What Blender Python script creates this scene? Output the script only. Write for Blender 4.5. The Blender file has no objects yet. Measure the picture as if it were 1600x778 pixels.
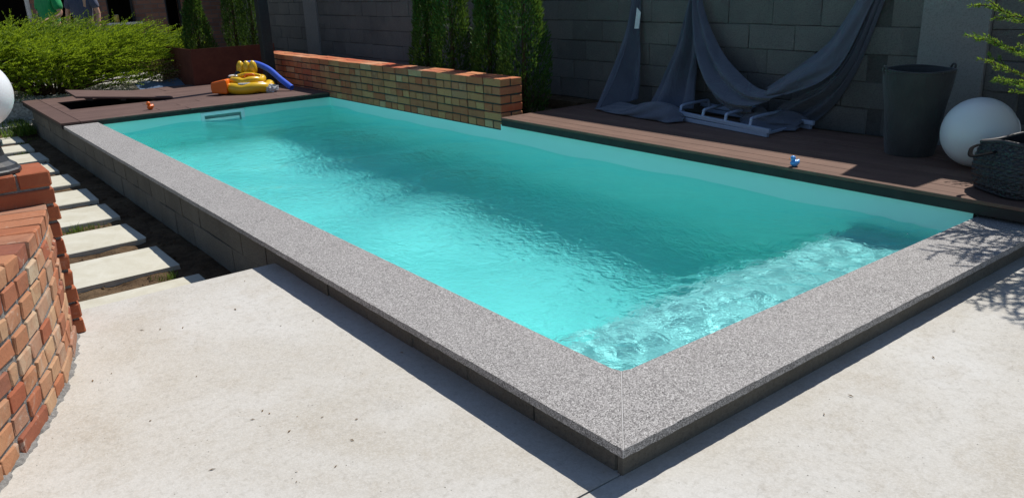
import bpy, bmesh, math, random
import numpy as np
from mathutils import Matrix, Vector

# ------------------------------------------------------------------ camera, sky, sun, exposure
sc = bpy.context.scene
COL = sc.collection
CAM_POS = (-1.5109, -1.4502, 1.3355)
FOCAL_PX, YAW, PITCH, ROLL = 1247.73, -0.6567, 0.322, -0.0354
fw = np.array([-math.sin(YAW)*math.cos(PITCH), math.cos(YAW)*math.cos(PITCH), -math.sin(PITCH)])
rt = np.array([math.cos(YAW), math.sin(YAW), 0.0]); up = np.cross(rt, fw)
rt, up = math.cos(ROLL)*rt + math.sin(ROLL)*up, -math.sin(ROLL)*rt + math.cos(ROLL)*up
cam = bpy.data.cameras.new('camera'); cam_o = bpy.data.objects.new('camera', cam); COL.objects.link(cam_o)
cam_o.matrix_world = Matrix([[rt[0], up[0], -fw[0], CAM_POS[0]], [rt[1], up[1], -fw[1], CAM_POS[1]],
                             [rt[2], up[2], -fw[2], CAM_POS[2]], [0, 0, 0, 1]])
cam.sensor_width = 36; cam.lens = FOCAL_PX/1600*36; cam.clip_start = 0.05; cam.clip_end = 600
sc.camera = cam_o

SUN = Vector((0.64, 0.14, 1.0)).normalized()          # direction towards the sun
world = bpy.data.worlds.new('World'); sc.world = world; world.use_nodes = True
wn = world.node_tree
sky = wn.nodes.new('ShaderNodeTexSky'); sky.sky_type = 'NISHITA'; sky.sun_disc = False
sky.sun_elevation = math.asin(SUN.z); sky.sun_rotation = math.atan2(SUN.x, SUN.y)
sky.air_density = 1.0; sky.dust_density = 0.4; sky.ozone_density = 3.0
wn.links.new(sky.outputs[0], wn.nodes['Background'].inputs[0])
wn.nodes['Background'].inputs[1].default_value = 0.086
sun = bpy.data.lights.new('sun', 'SUN'); sun.energy = 4.4; sun.angle = math.radians(0.53); sun.color = (1.0, 0.955, 0.89)
sun_o = bpy.data.objects.new('sun', sun); COL.objects.link(sun_o)
sun_o.rotation_euler = SUN.to_track_quat('Z', 'Y').to_euler(); sun_o.location = (12, 3, 20)
sun.cycles.is_caustics_light = True

vs = sc.view_settings
vs.view_transform = 'Standard'; vs.look = 'None'; vs.gamma = 1.0; vs.use_curve_mapping = False
vs.exposure = 0.15
cy = sc.cycles
cy.use_denoising = True; cy.max_bounces = 28; cy.diffuse_bounces = 20; cy.transmission_bounces = 12; cy.transparent_max_bounces = 8
cy.caustics_refractive = True; cy.caustics_reflective = False; cy.sample_clamp_indirect = 8.0; cy.sample_clamp_direct = 0.0
cy.use_adaptive_sampling = False

rng = random.Random(7); nrg = np.random.default_rng(11)
Z_PATIO, Z_STONE, Z_SOIL, Z_DECK, Z_FAR = -0.137, -0.38, -0.415, 0.10, 0.033

# ------------------------------------------------------------------ helpers
def tag(o, label=None, cat=None, group=None, kind=None):
    if label: o['label'] = label
    if cat: o['category'] = cat
    if group: o['group'] = group
    if kind: o['kind'] = kind
    return o
def link(name, me, mat=None, parent=None, loc=None, rot=None, scale=None):
    o = bpy.data.objects.new(name, me); COL.objects.link(o)
    if mat is not None and me is not None and not me.materials: me.materials.append(mat)
    if parent: o.parent = parent
    if loc is not None: o.location = loc
    if rot is not None: o.rotation_euler = rot
    if scale is not None: o.scale = scale
    return o
def empty(name, loc=(0, 0, 0), rz=0.0, **kw):
    o = bpy.data.objects.new(name, None); COL.objects.link(o); o.location = loc; o.rotation_euler = (0, 0, rz)
    o.empty_display_size = 0.1
    return tag(o, **kw)
def mesh_from(name, verts, faces, smooth=False):
    me = bpy.data.meshes.new(name)
    me.from_pydata([tuple(map(float, v)) for v in verts], [], [tuple(map(int, f)) for f in faces]); me.update()
    if smooth: me.polygons.foreach_set('use_smooth', [True]*len(me.polygons))
    return me
def bm_mesh(name, bm, smooth=False):
    me = bpy.data.meshes.new(name); bm.normal_update(); bm.to_mesh(me); bm.free()
    if smooth: me.polygons.foreach_set('use_smooth', [True]*len(me.polygons))
    return me
def box_verts(x0, x1, y0, y1, z0, z1):
    return [(x, y, z) for z in (z0, z1) for y in (y0, y1) for x in (x0, x1)]
BOXF = [(0, 2, 3, 1), (4, 5, 7, 6), (0, 1, 5, 4), (2, 6, 7, 3), (0, 4, 6, 2), (1, 3, 7, 5)]
def box_mesh(name, x0, x1, y0, y1, z0, z1, bev=0.0, seg=1):
    bm = bmesh.new(); vs_ = [bm.verts.new(v) for v in box_verts(x0, x1, y0, y1, z0, z1)]
    for f in BOXF: bm.faces.new([vs_[i] for i in f])
    if bev > 0: bmesh.ops.bevel(bm, geom=list(bm.edges), offset=bev, segments=seg, affect='EDGES', profile=0.6)
    return bm_mesh(name, bm)
def boxes_mesh(name, lst):
    V, F = [], []
    for b in lst:
        n = len(V); V += box_verts(*b); F += [tuple(i+n for i in f) for f in BOXF]
    return mesh_from(name, V, F)
def prism_mesh(name, poly, z0, z1, bev=0.0):
    bm = bmesh.new(); n = len(poly)
    lo = [bm.verts.new((x, y, z0)) for x, y in poly]; hi = [bm.verts.new((x, y, z1)) for x, y in poly]
    bm.faces.new(lo[::-1]); bm.faces.new(hi)
    for i in range(n): bm.faces.new((lo[i], lo[(i+1) % n], hi[(i+1) % n], hi[i]))
    if bev > 0:
        es = [e for e in bm.edges if abs(e.verts[0].co.z-z1) < 1e-6 and abs(e.verts[1].co.z-z1) < 1e-6]
        bmesh.ops.bevel(bm, geom=es, offset=bev, segments=2, affect='EDGES')
    return bm_mesh(name, bm)
def lathe(name, prof, n=32, cx=0, cy_=0, cap=True):
    V, F = [], []
    for r, z in prof:
        for i in range(n):
            a = 2*math.pi*i/n; V.append((cx+r*math.cos(a), cy_+r*math.sin(a), z))
    for j in range(len(prof)-1):
        for i in range(n):
            F.append((j*n+i, j*n+(i+1) % n, (j+1)*n+(i+1) % n, (j+1)*n+i))
    if cap:
        F.append(tuple(range(n))[::-1]); F.append(tuple((len(prof)-1)*n+i for i in range(n)))
    return mesh_from(name, V, F, True)
def catmull(pts, n):
    P = np.array(pts, float); m = len(P); out = []
    for t in np.linspace(0, m-1, n):
        i = min(int(t), m-2); u = t-i
        p0, p1, p2, p3 = P[max(i-1, 0)], P[i], P[i+1], P[min(i+2, m-1)]
        out.append(0.5*((2*p1)+(-p0+p2)*u+(2*p0-5*p1+4*p2-p3)*u*u+(-p0+3*p1-3*p2+p3)*u**3))
    return np.array(out)
def tube(name, pts, rad, n=10, closed=False, cap=True, flat=1.0):
    P = np.array(pts, float); m = len(P); R = np.broadcast_to(np.array(rad, float), (m,))
    V, F = [], []; prev = None
    for i in range(m):
        a, b = (P[(i+1) % m], P[i-1]) if closed else (P[min(i+1, m-1)], P[max(i-1, 0)])
        t = a-b; t = t/(np.linalg.norm(t)+1e-12)
        if prev is None:
            ref = np.array([0, 0, 1.0]) if abs(t[2]) < 0.9 else np.array([1.0, 0, 0]); s = np.cross(t, ref)
        else: s = prev-t*np.dot(prev, t)
        s = s/(np.linalg.norm(s)+1e-12); prev = s; w = np.cross(s, t)
        for k in range(n):
            an = 2*math.pi*k/n; V.append(P[i]+R[i]*(math.cos(an)*s+flat*math.sin(an)*w))
    for i in range(m if closed else m-1):
        j = (i+1) % m
        for k in range(n): F.append((i*n+k, i*n+(k+1) % n, j*n+(k+1) % n, j*n+k))
    if cap and not closed:
        F.append(tuple(range(n))[::-1]); F.append(tuple((m-1)*n+k for k in range(n)))
    return mesh_from(name, V, F, True)
def ellipsoid(name, c, r, nu=20, nv=14):
    V, F = [], []
    for j in range(nv+1):
        ph = math.pi*j/nv
        for i in range(nu):
            th = 2*math.pi*i/nu
            V.append((c[0]+r[0]*math.sin(ph)*math.cos(th), c[1]+r[1]*math.sin(ph)*math.sin(th), c[2]+r[2]*math.cos(ph)))
    for j in range(nv):
        for i in range(nu): F.append((j*nu+i, (j+1)*nu+i, (j+1)*nu+(i+1) % nu, j*nu+(i+1) % nu))
    me = mesh_from(name, V, F, True); bm = bmesh.new(); bm.from_mesh(me); bmesh.ops.remove_doubles(bm, verts=bm.verts, dist=1e-6)
    bm.to_mesh(me); bm.free(); me.polygons.foreach_set('use_smooth', [True]*len(me.polygons)); return me

# ------------------------------------------------------------------ materials
class M:
    def __init__(s, name):
        s.m = bpy.data.materials.new(name); s.m.use_nodes = True; s.t = s.m.node_tree
        s.b = s.t.nodes['Principled BSDF']; s.o = s.t.nodes['Material Output']; s._c = {}
    def N(s, k, **kw):
        n = s.t.nodes.new(k)
        for a, v in kw.items(): setattr(n, a, v)
        return n
    def L(s, a, b): s.t.links.new(a, b)
    def coord(s, kind='Object'):
        if kind not in s._c:
            if kind == 'World': s._c[kind] = s.N('ShaderNodeNewGeometry').outputs['Position']
            elif kind == 'Piece':      # object coordinates moved by a random offset for each piece
                tc = s.N('ShaderNodeTexCoord'); oi = s.N('ShaderNodeObjectInfo')
                mu = s.N('ShaderNodeVectorMath', operation='SCALE'); mu.inputs[0].default_value = (37.1, 53.7, 71.3)
                s.L(oi.outputs['Random'], mu.inputs['Scale'])
                ad = s.N('ShaderNodeVectorMath', operation='ADD'); s.L(tc.outputs['Object'], ad.inputs[0]); s.L(mu.outputs[0], ad.inputs[1])
                s._c[kind] = ad.outputs[0]
            else: s._c[kind] = s.N('ShaderNodeTexCoord').outputs[kind]
        return s._c[kind]
    def scaled(s, v, xyz):
        n = s.N('ShaderNodeVectorMath', operation='MULTIPLY'); n.inputs[1].default_value = xyz; s.L(v, n.inputs[0]); return n.outputs[0]
    def noise(s, scale, detail=4, rough=0.6, vec=None, dist=0.0):
        n = s.N('ShaderNodeTexNoise'); n.inputs['Scale'].default_value = scale; n.inputs['Detail'].default_value = detail
        n.inputs['Roughness'].default_value = rough; n.inputs['Distortion'].default_value = dist
        s.L(vec if vec is not None else s.coord(), n.inputs['Vector']); return n.outputs['Fac']
    def voro(s, scale, feature='F1', vec=None, out='Distance', rnd=1.0):
        n = s.N('ShaderNodeTexVoronoi', feature=feature); n.inputs['Scale'].default_value = scale; n.inputs['Randomness'].default_value = rnd
        s.L(vec if vec is not None else s.coord(), n.inputs['Vector']); return n.outputs[out]
    def ramp(s, fac, stops, interp='LINEAR'):
        n = s.N('ShaderNodeValToRGB'); n.color_ramp.interpolation = interp; e = n.color_ramp.elements
        while len(e) < len(stops): e.new(0.5)
        for el, (p, c) in zip(e, stops):
            el.position = p; el.color = (*c, 1) if not isinstance(c, (int, float)) else (c, c, c, 1)
        s.L(fac, n.inputs[0]); return n.outputs[0]
    def mix(s, fac, a, b, mode='MIX'):
        n = s.N('ShaderNodeMix', data_type='RGBA', blend_type=mode)
        for i, v in ((0, fac), (6, a), (7, b)):
            if isinstance(v, (int, float)): n.inputs[i].default_value = v
            elif isinstance(v, tuple): n.inputs[i].default_value = (*v, 1)
            else: s.L(v, n.inputs[i])
        return n.outputs[2]
    def math(s, op, a, b=0.0):
        n = s.N('ShaderNodeMath', operation=op)
        for i, v in ((0, a), (1, b)):
            if isinstance(v, (int, float)): n.inputs[i].default_value = v
            else: s.L(v, n.inputs[i])
        return n.outputs[0]
    def rand(s): return s.N('ShaderNodeObjectInfo').outputs['Random']
    def island(s): return s.N('ShaderNodeNewGeometry').outputs['Random Per Island']
    def bump(s, h, strength=0.3, dist=0.01, prev=None):
        n = s.N('ShaderNodeBump'); n.inputs['Strength'].default_value = strength; n.inputs['Distance'].default_value = dist
        s.L(h, n.inputs['Height'])
        if prev is not None: s.L(prev, n.inputs['Normal'])
        return n.outputs[0]
    def done(s, col, rough=0.8, nrm=None, spec=0.35, metal=0.0):
        if isinstance(col, tuple): s.b.inputs['Base Color'].default_value = (*col, 1)
        else: s.L(col, s.b.inputs['Base Color'])
        if isinstance(rough, (int, float)): s.b.inputs['Roughness'].default_value = rough
        else: s.L(rough, s.b.inputs['Roughness'])
        s.b.inputs['Specular IOR Level'].default_value = spec; s.b.inputs['Metallic'].default_value = metal
        if nrm is not None: s.L(nrm, s.b.inputs['Normal'])
        return s.m
def plain(name, col, rough=0.6, spec=0.4, var=0.12, scale=30, metal=0.0, bump=0.0):
    m = M(name); n = m.noise(scale, 3)
    c = m.mix(m.ramp(n, [(0.3, 0.0), (0.7, 1.0)]), tuple(x*(1-var) for x in col), tuple(min(1, x*(1+var)) for x in col))
    return m.done(c, rough, m.bump(n, bump, 0.004) if bump else None, spec, metal)

def concrete_mat():
    m = M('patio_concrete'); w = m.coord('World')
    big = m.noise(0.9, 5, 0.62, w, 0.6); mid = m.noise(5.5, 6, 0.68, w, 0.4); fine = m.noise(120, 4, 0.7, w)
    c = m.mix(m.ramp(big, [(0.36, 0.0), (0.64, 1.0)]), (0.43, 0.40, 0.34), (0.53, 0.52, 0.485))
    c = m.mix(m.math('MULTIPLY', m.ramp(mid, [(0.52, 0.0), (0.76, 1.0)]), 0.55), c, (0.37, 0.325, 0.255))     # ochre stains
    st = m.noise(2.3, 7, 0.7, m.scaled(w, (1.0, 1.5, 1.0)), 1.2)
    c = m.mix(m.math('MULTIPLY', m.ramp(st, [(0.58, 0.0), (0.72, 1.0)]), 0.35), c, (0.30, 0.29, 0.265))
    c = m.mix(m.math('MULTIPLY', m.ramp(fine, [(0.4, 0.0), (0.66, 1.0)]), 0.42), c, (0.64, 0.625, 0.59))
    g2 = m.noise(38, 5, 0.75, w, 0.3); c = m.mix(m.math('MULTIPLY', m.ramp(g2, [(0.5, 0.0), (0.68, 1.0)]), 0.42), c, (0.31, 0.29, 0.25))
    vr = m.voro(34, 'F1', w); spk = m.ramp(vr, [(0.0, 1.0), (0.055, 1.0), (0.1, 0.0)])
    msk = m.ramp(m.noise(7, 3, 0.6, w), [(0.48, 0.0), (0.62, 1.0)])
    c = m.mix(m.math('MULTIPLY', m.math('MULTIPLY', spk, msk), 0.85), c, (0.12, 0.105, 0.085))               # pits
    # hairline cracks
    wv = m.N('ShaderNodeVectorMath', operation='ADD'); nz = m.N('ShaderNodeTexNoise'); nz.inputs['Scale'].default_value = 1.7; nz.inputs['Detail'].default_value = 6
    m.L(w, nz.inputs['Vector']); m.L(w, wv.inputs[0]); m.L(nz.outputs['Color'], wv.inputs[1])
    ed = m.voro(0.55, 'DISTANCE_TO_EDGE', wv.outputs[0]); ck = m.ramp(ed, [(0.0, 1.0), (0.0018, 1.0), (0.0042, 0.0)])
    ckm = m.ramp(m.noise(0.8, 2, 0.5, w), [(0.56, 0.0), (0.62, 1.0)])
    c = m.mix(m.math('MULTIPLY', m.math('MULTIPLY', ck, ckm), 0.5), c, (0.2, 0.19, 0.17))
    h = m.math('ADD', m.math('MULTIPLY', fine, 0.5), m.math('MULTIPLY', mid, 1.2)); h = m.math('SUBTRACT', h, m.math('MULTIPLY', m.math('MULTIPLY', spk, msk), 1.5))
    return m.done(c, m.ramp(mid, [(0.3, 0.8), (0.7, 0.95)]), m.bump(h, 0.5, 0.006), 0.25)
def granite_mat():
    m = M('grey_granite'); w = m.coord('World')
    v = m.voro(330, 'F1', w, 'Color'); sx = m.N('ShaderNodeSeparateColor'); m.L(v, sx.inputs[0])
    c = m.ramp(sx.outputs[0], [(0.0, (0.05, 0.046, 0.045)), (0.15, (0.14, 0.133, 0.13)), (0.36, (0.27, 0.258, 0.246)), (0.66, (0.40, 0.385, 0.368)), (0.9, (0.59, 0.572, 0.55))], 'CONSTANT')
    v2 = m.voro(120, 'F1', w, 'Color'); s2 = m.N('ShaderNodeSeparateColor'); m.L(v2, s2.inputs[0])
    c = m.mix(m.ramp(s2.outputs[1], [(0.8, 0.0), (0.86, 0.4)]), c, (0.12, 0.11, 0.11))
    c = m.mix(m.ramp(s2.outputs[2], [(0.8, 0.0), (0.86, 0.25)]), c, (0.52, 0.50, 0.49))
    big = m.noise(1.3, 5, 0.6, w); c = m.mix(m.ramp(big, [(0.35, 0.0), (0.7, 0.3)]), c, (0.36, 0.345, 0.33))
    bl = m.noise(9, 5, 0.65, w); c = m.mix(m.ramp(bl, [(0.45, 0.0), (0.8, 0.25)]), c, (0.33, 0.31, 0.30))
    return m.done(c, 0.72, m.bump(sx.outputs[0], 0.25, 0.002), 0.3)
def brick_mat(name, cols, bright=1.0, efflo=0.35):
    m = M(name); p = m.coord('Piece')
    r = m.rand(); c = m.ramp(r, [(i/(len(cols)-1), tuple(x*bright for x in cc)) for i, cc in enumerate(cols)])
    n1 = m.noise(9, 6, 0.7, p, 0.8); n2 = m.noise(42, 4, 0.7, p); n3 = m.noise(4.2, 4, 0.6, p, 0.5)
    c = m.mix(m.ramp(n1, [(0.42, 0.0), (0.72, 0.55)]), c, tuple(x*bright for x in (0.46, 0.17, 0.085)))
    c = m.mix(m.ramp(n3, [(0.55, 0.0), (0.72, 0.5)]), c, tuple(x*bright for x in (0.20, 0.075, 0.045)))
    c = m.mix(m.math('MULTIPLY', m.ramp(m.noise(6.5, 6, 0.75, p, 1.0), [(0.56, 0.0), (0.72, 1.0)]), efflo), c, (0.52, 0.45, 0.37))
    c = m.mix(m.ramp(n2, [(0.55, 0.0), (0.75, 0.35)]), c, tuple(x*bright for x in (0.14, 0.07, 0.045)))
    h = m.math('ADD', m.math('MULTIPLY', n1, 1.0), m.math('MULTIPLY', n2, 0.6))
    return m.done(c, 0.9, m.bump(h, 0.55, 0.006), 0.2)
def mortar_mat(name, a, b):
    m = M(name); w = m.coord('World'); n = m.noise(60, 6, 0.75, w); n2 = m.noise(11, 4, 0.6, w)
    c = m.mix(m.ramp(n, [(0.3, 0.0), (0.7, 1.0)]), a, b); c = m.mix(m.ramp(n2, [(0.5, 0.0), (0.75, 0.4)]), c, tuple(x*0.5 for x in a))
    return m.done(c, 0.95, m.bump(n, 0.9, 0.012), 0.15)
def block_mat(name, a, b, c3):
    m = M(name); p = m.coord('World')
    c = m.mix(m.rand(), a, b); n = m.noise(14, 6, 0.7, p); n2 = m.noise(90, 4, 0.75, p); n3 = m.noise(2.2, 5, 0.6, p)
    c = m.mix(m.ramp(n3, [(0.42, 0.0), (0.7, 0.7)]), c, c3)
    c = m.mix(m.ramp(n2, [(0.48, 0.0), (0.7, 0.55)]), c, tuple(x*0.45 for x in a))
    c = m.mix(m.ramp(n, [(0.6, 0.0), (0.78, 0.5)]), c, tuple(min(1, x*1.5) for x in b))
    h = m.math('ADD', m.math('MULTIPLY', n, 0.7), m.math('MULTIPLY', n2, 0.8))
    return m.done(c, 0.95, m.bump(h, 0.9, 0.018), 0.15)
def board_mat(name, a, b, axis):
    m = M(name); w = m.coord('World')
    st = (60, 2, 60) if axis == 'y' else (2, 60, 60)
    g = m.noise(1.0, 5, 0.65, m.scaled(w, st)); n = m.noise(4, 4, 0.6, m.coord('Piece'))
    c = m.mix(m.ramp(g, [(0.3, 0.0), (0.7, 1.0)]), a, b); c = m.mix(m.ramp(n, [(0.45, 0.0), (0.8, 0.4)]), c, tuple(x*1.45 for x in b))
    c = m.mix(m.math('MULTIPLY', m.rand(), 0.35), c, tuple(x*0.6 for x in a))
    wv = m.N('ShaderNodeTexWave', wave_type='BANDS', bands_direction='X' if axis == 'y' else 'Y'); wv.inputs['Scale'].default_value = 26; m.L(w, wv.inputs['Vector'])
    nb = m.bump(wv.outputs['Fac'], 0.45, 0.0025); nb = m.bump(g, 0.2, 0.002, nb)
    return m.done(c, 0.72, nb, 0.25)
def soil_mat():
    m = M('brown_soil'); w = m.coord('World'); n = m.noise(12, 7, 0.75, w, 0.5); n2 = m.noise(70, 4, 0.7, w); n3 = m.noise(1.5, 4, 0.6, w)
    c = m.mix(m.ramp(n, [(0.3, 0.0), (0.7, 1.0)]), (0.055, 0.034, 0.020), (0.19, 0.125, 0.072))
    c = m.mix(m.ramp(n3, [(0.45, 0.0), (0.7, 0.6)]), c, (0.25, 0.175, 0.10)); c = m.mix(m.ramp(n2, [(0.55, 0.0), (0.72, 0.5)]), c, (0.03, 0.02, 0.013))
    return m.done(c, 0.97, m.bump(m.math('ADD', n, n2), 0.9, 0.02), 0.1)
def leaf_mat(name, dark, mid, palest, trans=0.35):
    m = M(name); r = m.island(); n = m.noise(3.0, 3, 0.6, m.coord('World'))
    c = m.ramp(m.math('ADD', m.math('MULTIPLY', r, 0.65), m.math('MULTIPLY', n, 0.4)), [(0.15, dark), (0.5, mid), (0.9, palest)])  # leaf tone runs from dark to pale by random island and noise
    m.done(c, 0.6, None, 0.25)
    tr = m.N('ShaderNodeBsdfTranslucent'); m.L(m.mix(0.5, c, (palest[0]*1.6, palest[1]*1.5, palest[2]*0.7)), tr.inputs[0])
    mx = m.N('ShaderNodeMixShader'); mx.inputs[0].default_value = trans
    m.L(m.b.outputs[0], mx.inputs[1]); m.L(tr.outputs[0], mx.inputs[2]); m.L(mx.outputs[0], m.o.inputs['Surface'])
    return m.m

MAT = {}
MAT['patio'] = concrete_mat(); MAT['granite'] = granite_mat()
MAT['grout'] = plain('white_grout', (0.44, 0.43, 0.42), 0.8)
MAT['brick_red'] = brick_mat('red_orange_brick', [(0.40, 0.125, 0.06), (0.47, 0.19, 0.095), (0.56, 0.37, 0.22), (0.36, 0.105, 0.055), (0.53, 0.28, 0.15), (0.27, 0.08, 0.05), (0.60, 0.47, 0.32), (0.43, 0.15, 0.075), (0.50, 0.33, 0.20)], 0.86, 0.8)
MAT['brick_pier'] = brick_mat('deep_red_brick', [(0.40, 0.115, 0.055), (0.47, 0.15, 0.07), (0.36, 0.10, 0.05), (0.43, 0.13, 0.06)], 0.85, 0.3)
MAT['brick_tan'] = brick_mat('tan_brown_brick', [(0.46, 0.13, 0.065), (0.53, 0.20, 0.09), (0.58, 0.255, 0.115), (0.47, 0.115, 0.055), (0.52, 0.21, 0.095), (0.50, 0.105, 0.05), (0.57, 0.32, 0.18), (0.42, 0.125, 0.065)], 1.0, 0.10)
MAT['mortar'] = mortar_mat('grey_mortar', (0.15, 0.145, 0.138), (0.36, 0.35, 0.33))
MAT['mortar_dark'] = mortar_mat('dark_mortar', (0.05, 0.047, 0.042), (0.10, 0.094, 0.085))
MAT['block'] = block_mat('grey_concrete_block', (0.15, 0.148, 0.138), (0.205, 0.20, 0.185), (0.24, 0.23, 0.205))
MAT['block_joint'] = mortar_mat('block_joint', (0.075, 0.075, 0.07), (0.12, 0.118, 0.11))
MAT['pool_block'] = block_mat('pool_wall_block', (0.16, 0.145, 0.12), (0.195, 0.178, 0.148), (0.24, 0.222, 0.185))
MAT['cast'] = block_mat('cast_concrete', (0.29, 0.29, 0.275), (0.31, 0.31, 0.295), (0.34, 0.335, 0.315))
MAT['board_far'] = board_mat('dull_brown_boards', (0.105, 0.062, 0.052), (0.16, 0.098, 0.082), 'x')
MAT['board_near'] = board_mat('brown_composite_boards', (0.15, 0.086, 0.062), (0.21, 0.125, 0.09), 'y')
MAT['fascia'] = plain('dark_fascia', (0.030, 0.026, 0.024), 0.6, 0.3, 0.2, 12)
MAT['soil'] = soil_mat()
def stone_mat():
    m = M('pale_stepping_stone'); p = m.coord('Piece'); n = m.noise(5, 6, 0.65, p, 0.7); f = m.noise(70, 4, 0.7, p)
    c = m.mix(m.ramp(n, [(0.3, 0.0), (0.7, 1.0)]), (0.50, 0.47, 0.37), (0.60, 0.58, 0.49)); c = m.mix(m.ramp(m.noise(2.2, 5, 0.7, p), [(0.52, 0.0), (0.75, 0.5)]), c, (0.36, 0.31, 0.21))
    c = m.mix(m.ramp(f, [(0.55, 0.0), (0.75, 0.4)]), c, (0.33, 0.31, 0.25)); return m.done(c, 0.9, m.bump(m.math('ADD', n, f), 0.3, 0.004), 0.2)
MAT['stone'] = stone_mat()
def liner_mat():
    m = M('pale_turquoise_liner'); w = m.coord('World'); n = m.noise(2.0, 4, 0.6, w)
    c = m.mix(m.ramp(n, [(0.35, 0.0), (0.7, 1.0)]), (0.60, 0.965, 0.885), (0.63, 0.972, 0.90)); return m.done(c, 0.5, None, 0.25)
MAT['liner'] = liner_mat()
MAT['step'] = plain('white_step', (0.96, 0.94, 0.86), 0.6, 0.2, 0.03, 4)
MAT['skimmer'] = plain('white_plastic', (0.90, 0.92, 0.93), 0.35, 0.5, 0.03)
MAT['skim_in'] = plain('skimmer_inside', (0.30, 0.42, 0.42), 0.5)
MAT['white_globe'] = None
def globe_mat(name, col):
    m = M(name); n = m.noise(6, 3, 0.5); m.b.inputs['Subsurface Weight'].default_value = 0.35
    m.b.inputs['Subsurface Radius'].default_value = (0.05, 0.05, 0.05)
    return m.done(m.mix(m.ramp(n, [(0.3, 0.0), (0.7, 1.0)]), tuple(x*0.97 for x in col), col), 0.32, None, 0.45)
MAT['white_globe'] = globe_mat('opal_globe', (0.80, 0.81, 0.82))
MAT['black_plastic'] = plain('black_plastic', (0.028, 0.029, 0.03), 0.38, 0.5, 0.3, 40)
def fabric_mat(name, a, b, scale=420, sheen=0.2):
    m = M(name); w = m.coord('Object'); n = m.noise(5, 4, 0.6, w)
    wx = m.N('ShaderNodeTexWave', bands_direction='Z'); wx.inputs['Scale'].default_value = scale/6; m.L(w, wx.inputs['Vector'])
    wy = m.N('ShaderNodeTexWave', bands_direction='Y'); wy.inputs['Scale'].default_value = scale/6; m.L(w, wy.inputs['Vector'])
    h = m.math('ADD', wx.outputs['Fac'], wy.outputs['Fac']); c = m.mix(m.ramp(n, [(0.3, 0.0), (0.7, 1.0)]), a, b)
    m.b.inputs['Sheen Weight'].default_value = sheen
    cr = m.noise(7, 5, 0.6, m.scaled(w, (1.0, 1.0, 0.45)), 1.2)
    return m.done(c, 0.85, m.bump(cr, 0.6, 0.03, m.bump(h, 0.25, 0.001)), 0.2)
MAT['sail'] = fabric_mat('grey_sail_cloth', (0.095, 0.108, 0.142), (0.12, 0.135, 0.172))
MAT['bin'] = fabric_mat('dark_woven_bin', (0.040, 0.042, 0.042), (0.058, 0.058, 0.056), 300)
MAT['alu'] = plain('pale_blue_metal', (0.34, 0.42, 0.56), 0.35, 0.6, 0.06, 20, 0.15)
MAT['tagw'] = plain('white_label', (0.75, 0.76, 0.77), 0.6)
MAT['weave'] = plain('dark_woven_cane', (0.024, 0.025, 0.029), 0.55, 0.5, 0.45, 60)
MAT['cord'] = plain('black_cord', (0.012, 0.012, 0.013), 0.95, 0.02, 0.2, 40)
MAT['corten'] = None
def corten_mat():
    m = M('dark_red_rust_steel'); w = m.coord('World'); n = m.noise(6, 6, 0.7, w); n2 = m.noise(50, 4, 0.7, w)
    c = m.mix(m.ramp(n, [(0.3, 0.0), (0.7, 1.0)]), (0.10, 0.032, 0.022), (0.165, 0.055, 0.034)); c = m.mix(m.ramp(n2, [(0.55, 0.0), (0.75, 0.4)]), c, (0.06, 0.02, 0.014))
    return m.done(c, 0.85, m.bump(n2, 0.3, 0.003), 0.2)
MAT['corten'] = corten_mat()
MAT['post'] = plain('dark_post', (0.022, 0.026, 0.028), 0.55, 0.4, 0.2)
MAT['yellow'] = plain('yellow_vinyl', (0.72, 0.44, 0.015), 0.3, 0.5, 0.06, 8)
MAT['orange'] = plain('orange_vinyl', (0.80, 0.15, 0.012), 0.32, 0.5, 0.06, 8)
MAT['noodle'] = plain('blue_foam', (0.035, 0.11, 0.62), 0.7, 0.3, 0.06, 20)
MAT['duck_blue'] = plain('blue_rubber', (0.10, 0.36, 0.80), 0.3, 0.5, 0.05, 10)
MAT['beak'] = plain('orange_beak', (0.75, 0.22, 0.03), 0.35)
MAT['black_vinyl'] = plain('black_vinyl', (0.02, 0.02, 0.022), 0.3, 0.5)
MAT['white_vinyl'] = plain('white_vinyl', (0.78, 0.78, 0.77), 0.35, 0.5)
MAT['clear'] = plain('crumpled_plastic', (0.55, 0.56, 0.57), 0.25, 0.6)
MAT['thuja'] = leaf_mat('thuja_leaf', (0.022, 0.06, 0.018), (0.05, 0.115, 0.024), (0.10, 0.18, 0.03), 0.35)
MAT['juniper'] = leaf_mat('juniper_leaf', (0.07, 0.13, 0.012), (0.15, 0.25, 0.018), (0.27, 0.37, 0.03), 0.45)
MAT['spruce'] = leaf_mat('spruce_needle', (0.07, 0.15, 0.025), (0.15, 0.27, 0.04), (0.28, 0.40, 0.06), 0.35)
MAT['grass'] = leaf_mat('grass_blade', (0.04, 0.08, 0.015), (0.08, 0.15, 0.02), (0.15, 0.22, 0.04), 0.35)
MAT['bark'] = plain('brown_bark', (0.085, 0.055, 0.035), 0.95, 0.1, 0.4, 60, bump=0.6)
MAT['dry'] = plain('dry_twig', (0.20, 0.13, 0.07), 0.95, 0.1, 0.4, 60)
MAT['pebble'] = None
def pebble_mat():
    m = M('pale_pebble'); c = m.ramp(m.island(), [(0.0, (0.30, 0.28, 0.24)), (0.5, (0.52, 0.50, 0.45)), (1.0, (0.70, 0.69, 0.64))]); return m.done(c, 0.85, None, 0.2)
MAT['pebble'] = pebble_mat()
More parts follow.
